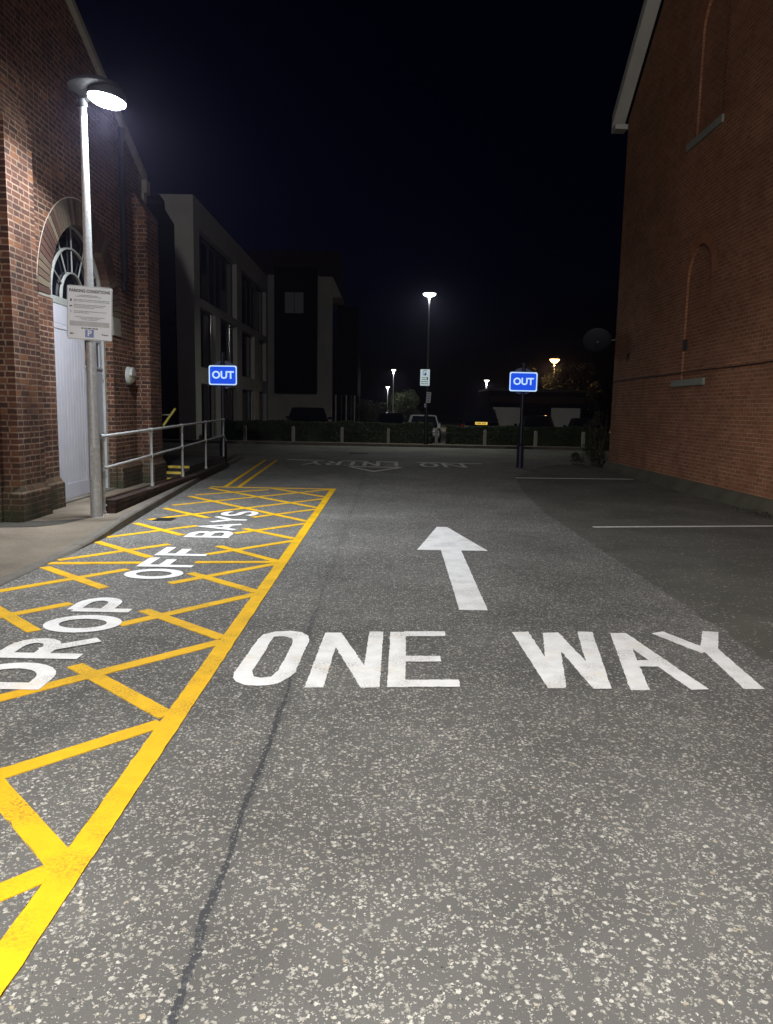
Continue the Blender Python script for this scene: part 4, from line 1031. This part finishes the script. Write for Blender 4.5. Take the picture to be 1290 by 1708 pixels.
# ------------------------------------------------------------------ cars (rear end at local y=0, facing -Y)
def car(x, y, rz, Lc, Wc, Hc, paint, label, rear=True, plate=None, group='cars parked behind the hedge'):
    e = empty('parked_car', (x,y,0), rz, label, 'car', group); h = Wc/2
    bl_ = Hc*.60                                   # belt line
    prof = [(0,.30,.55,.80),(.05,.26,.62,.90),(.35,.22,bl_,.98),(1.0,.20,bl_,1.0),(Lc*.55,.20,bl_-.01,1.0),(Lc*.72,.20,bl_-.05,1.0),(Lc*.86,.22,bl_-.13,.95),(Lc*.96,.26,bl_-.25,.85),(Lc,.32,bl_-.38,.72)]
    def sect(y, z0, z1, k, inset=0):
        a = h*k
        return [(-a*.93,y,z0),(a*.93,y,z0),(a,y,z0+.15),(a,y,(z0+z1)/2+.05),(a*.95,y,z1-.05),(a*.88,y,z1),(-a*.88,y,z1),(-a*.95,y,z1-.05),(-a,y,(z0+z1)/2+.05),(-a,y,z0+.15)]
    mb = MB().loft([sect(*q) for q in prof]); body = mb.build('body', paint, e, smooth=True)
    # glasshouse
    g0, g1 = (.12, Lc*.70)
    def gs(y, z, a): return [(-a,y,z),(a,y,z)]
    base = [(g0,h*.84),(.6,h*.88),(Lc*.5,h*.88),(g1,h*.80)]
    topy = [(.42,h*.66),(.9,h*.70),(Lc*.42,h*.70),(Lc*.50,h*.62)]
    mb = MB(); bb = [(-a,yy,bl_-.01) for yy, a in base]+[(a,yy,bl_-.01) for yy, a in base[::-1]]; tt = [(-a,yy,Hc-.05) for yy, a in topy]+[(a,yy,Hc-.05) for yy, a in topy[::-1]]
    mb.loft([bb,tt]); mb.build('windows', M['glass'], e, smooth=False)
    mb = MB(); t1 = [(a_*1.03,yy-.01,Hc-.055) for a_, yy, _ in tt]; t2 = [(a_*.99,yy+.02,Hc-.02) for a_, yy, _ in tt]; t3 = [(a_*.80,yy+.06,Hc) for a_, yy, _ in tt]
    mb.loft([t1,t2,t3]); mb.build('roof', paint, e, smooth=True)
    for s in (-1,1):
        for (yb, ab), (yt, at) in zip(base, topy):
            mb = MB(); mb.tube((s*ab*1.0,yb,bl_-.02),(s*at*1.01,yt,Hc-.04),.038,.032,6); mb.build('pillar', paint, e)
        mb = MB(); mb.loft([[(s*h*.88,Lc*.62,bl_),(s*h*1.10,Lc*.60,bl_+.02),(s*h*1.12,Lc*.60,bl_+.14),(s*h*.92,Lc*.62,bl_+.13)],[(s*h*.90,Lc*.65,bl_+.01),(s*h*1.08,Lc*.65,bl_+.03),(s*h*1.09,Lc*.65,bl_+.11),(s*h*.92,Lc*.65,bl_+.11)]]); mb.build('wing_mirror', paint, e)
        lm = M['redlens'] if rear else M['clearlens']
        mb = MB(); mb.box(s*h*.90-.12,s*h*.90+.02,-.015,.10,.72,.92); mb.build('tail_light', lm, e, bevel=.012)
        mb = MB(); mb.box(s*h*.72-.14,s*h*.72+.10,Lc-.20,Lc+.01,.58,.70); mb.build('headlight', M['clearlens'], e, bevel=.012)
        for yw in (.75, Lc-.85):
            mb = MB(); mb.tube((s*(h-.20),yw,.32),(s*(h+.01),yw,.32),.32,n=24); wh = mb.build('wheel', M['tyre'], e, smooth=True)
            mb = MB(); mb.tube((s*(h-.02),yw,.32),(s*(h+.02),yw,.32),.20,n=16)
            for k in range(5):
                a = k*1.2566; mb.box(s*(h+.02)-.004,s*(h+.02)+.004,yw+.11*math.cos(a)-.02,yw+.11*math.cos(a)+.02,.32+.11*math.sin(a)-.02,.32+.11*math.sin(a)+.02)
            mb.build('rim', M['rim'], wh)
    mb = MB(); mb.box(-h*.88,h*.88,-.06,.10,.34,.56); mb.build('bumper', paint, e, bevel=.03)
    MB().box(-h*.5,h*.5,-.055,.3,.24,.335).build('valance', M['cartrim'], e)
    if plate:
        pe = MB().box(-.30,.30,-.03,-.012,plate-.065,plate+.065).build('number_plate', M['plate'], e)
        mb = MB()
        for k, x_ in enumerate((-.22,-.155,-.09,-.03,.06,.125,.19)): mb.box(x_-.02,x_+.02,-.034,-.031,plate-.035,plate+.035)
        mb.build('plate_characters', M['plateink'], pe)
    return e
car(1.78, 37.4, 0, 4.0, 1.74, 1.36, M['carsilver'], 'silver hatchback seen through the gap in the hedge', rear=False)
car(4.60, 37.3, R(-3), 4.6, 1.95, 1.74, M['carblack'], 'large black car with a bright yellow number plate', plate=1.0)
car(7.45, 37.2, R(-4), 4.2, 1.80, 1.42, M['carblack'], 'low black car behind the right OUT sign post')
car(10.2, 38.6, R(-8), 4.2, 1.8, 1.33, M['carblue'], 'dark grey car nearest the red brick building')
car(.15, 40.5, 0, 4.3, 1.8, 1.42, M['carblue'], 'dark grey car at the left of the silver hatchback')
car(-4.3, 40.0, R(4), 4.5, 2.35, 1.62, M['carblack'], 'black car alone before the wing of the pale building')

# ------------------------------------------------------------------ thin haze added to stand in for lens glow round the lamps
t = NT('night_air'); t.n.remove(t.b)
pv = t.new('ShaderNodeVolumePrincipled'); pv.inputs['Color'].default_value = (.66,.62,1,1); pv.inputs['Density'].default_value = .0008; pv.inputs['Anisotropy'].default_value = .86
t.link(pv.outputs[0], t.n['Material Output'].inputs['Volume'])
hz = MB().box(-70,70,-25,125,-1.2,22.5).build('haze', t.m); hz['kind'] = 'stuff'
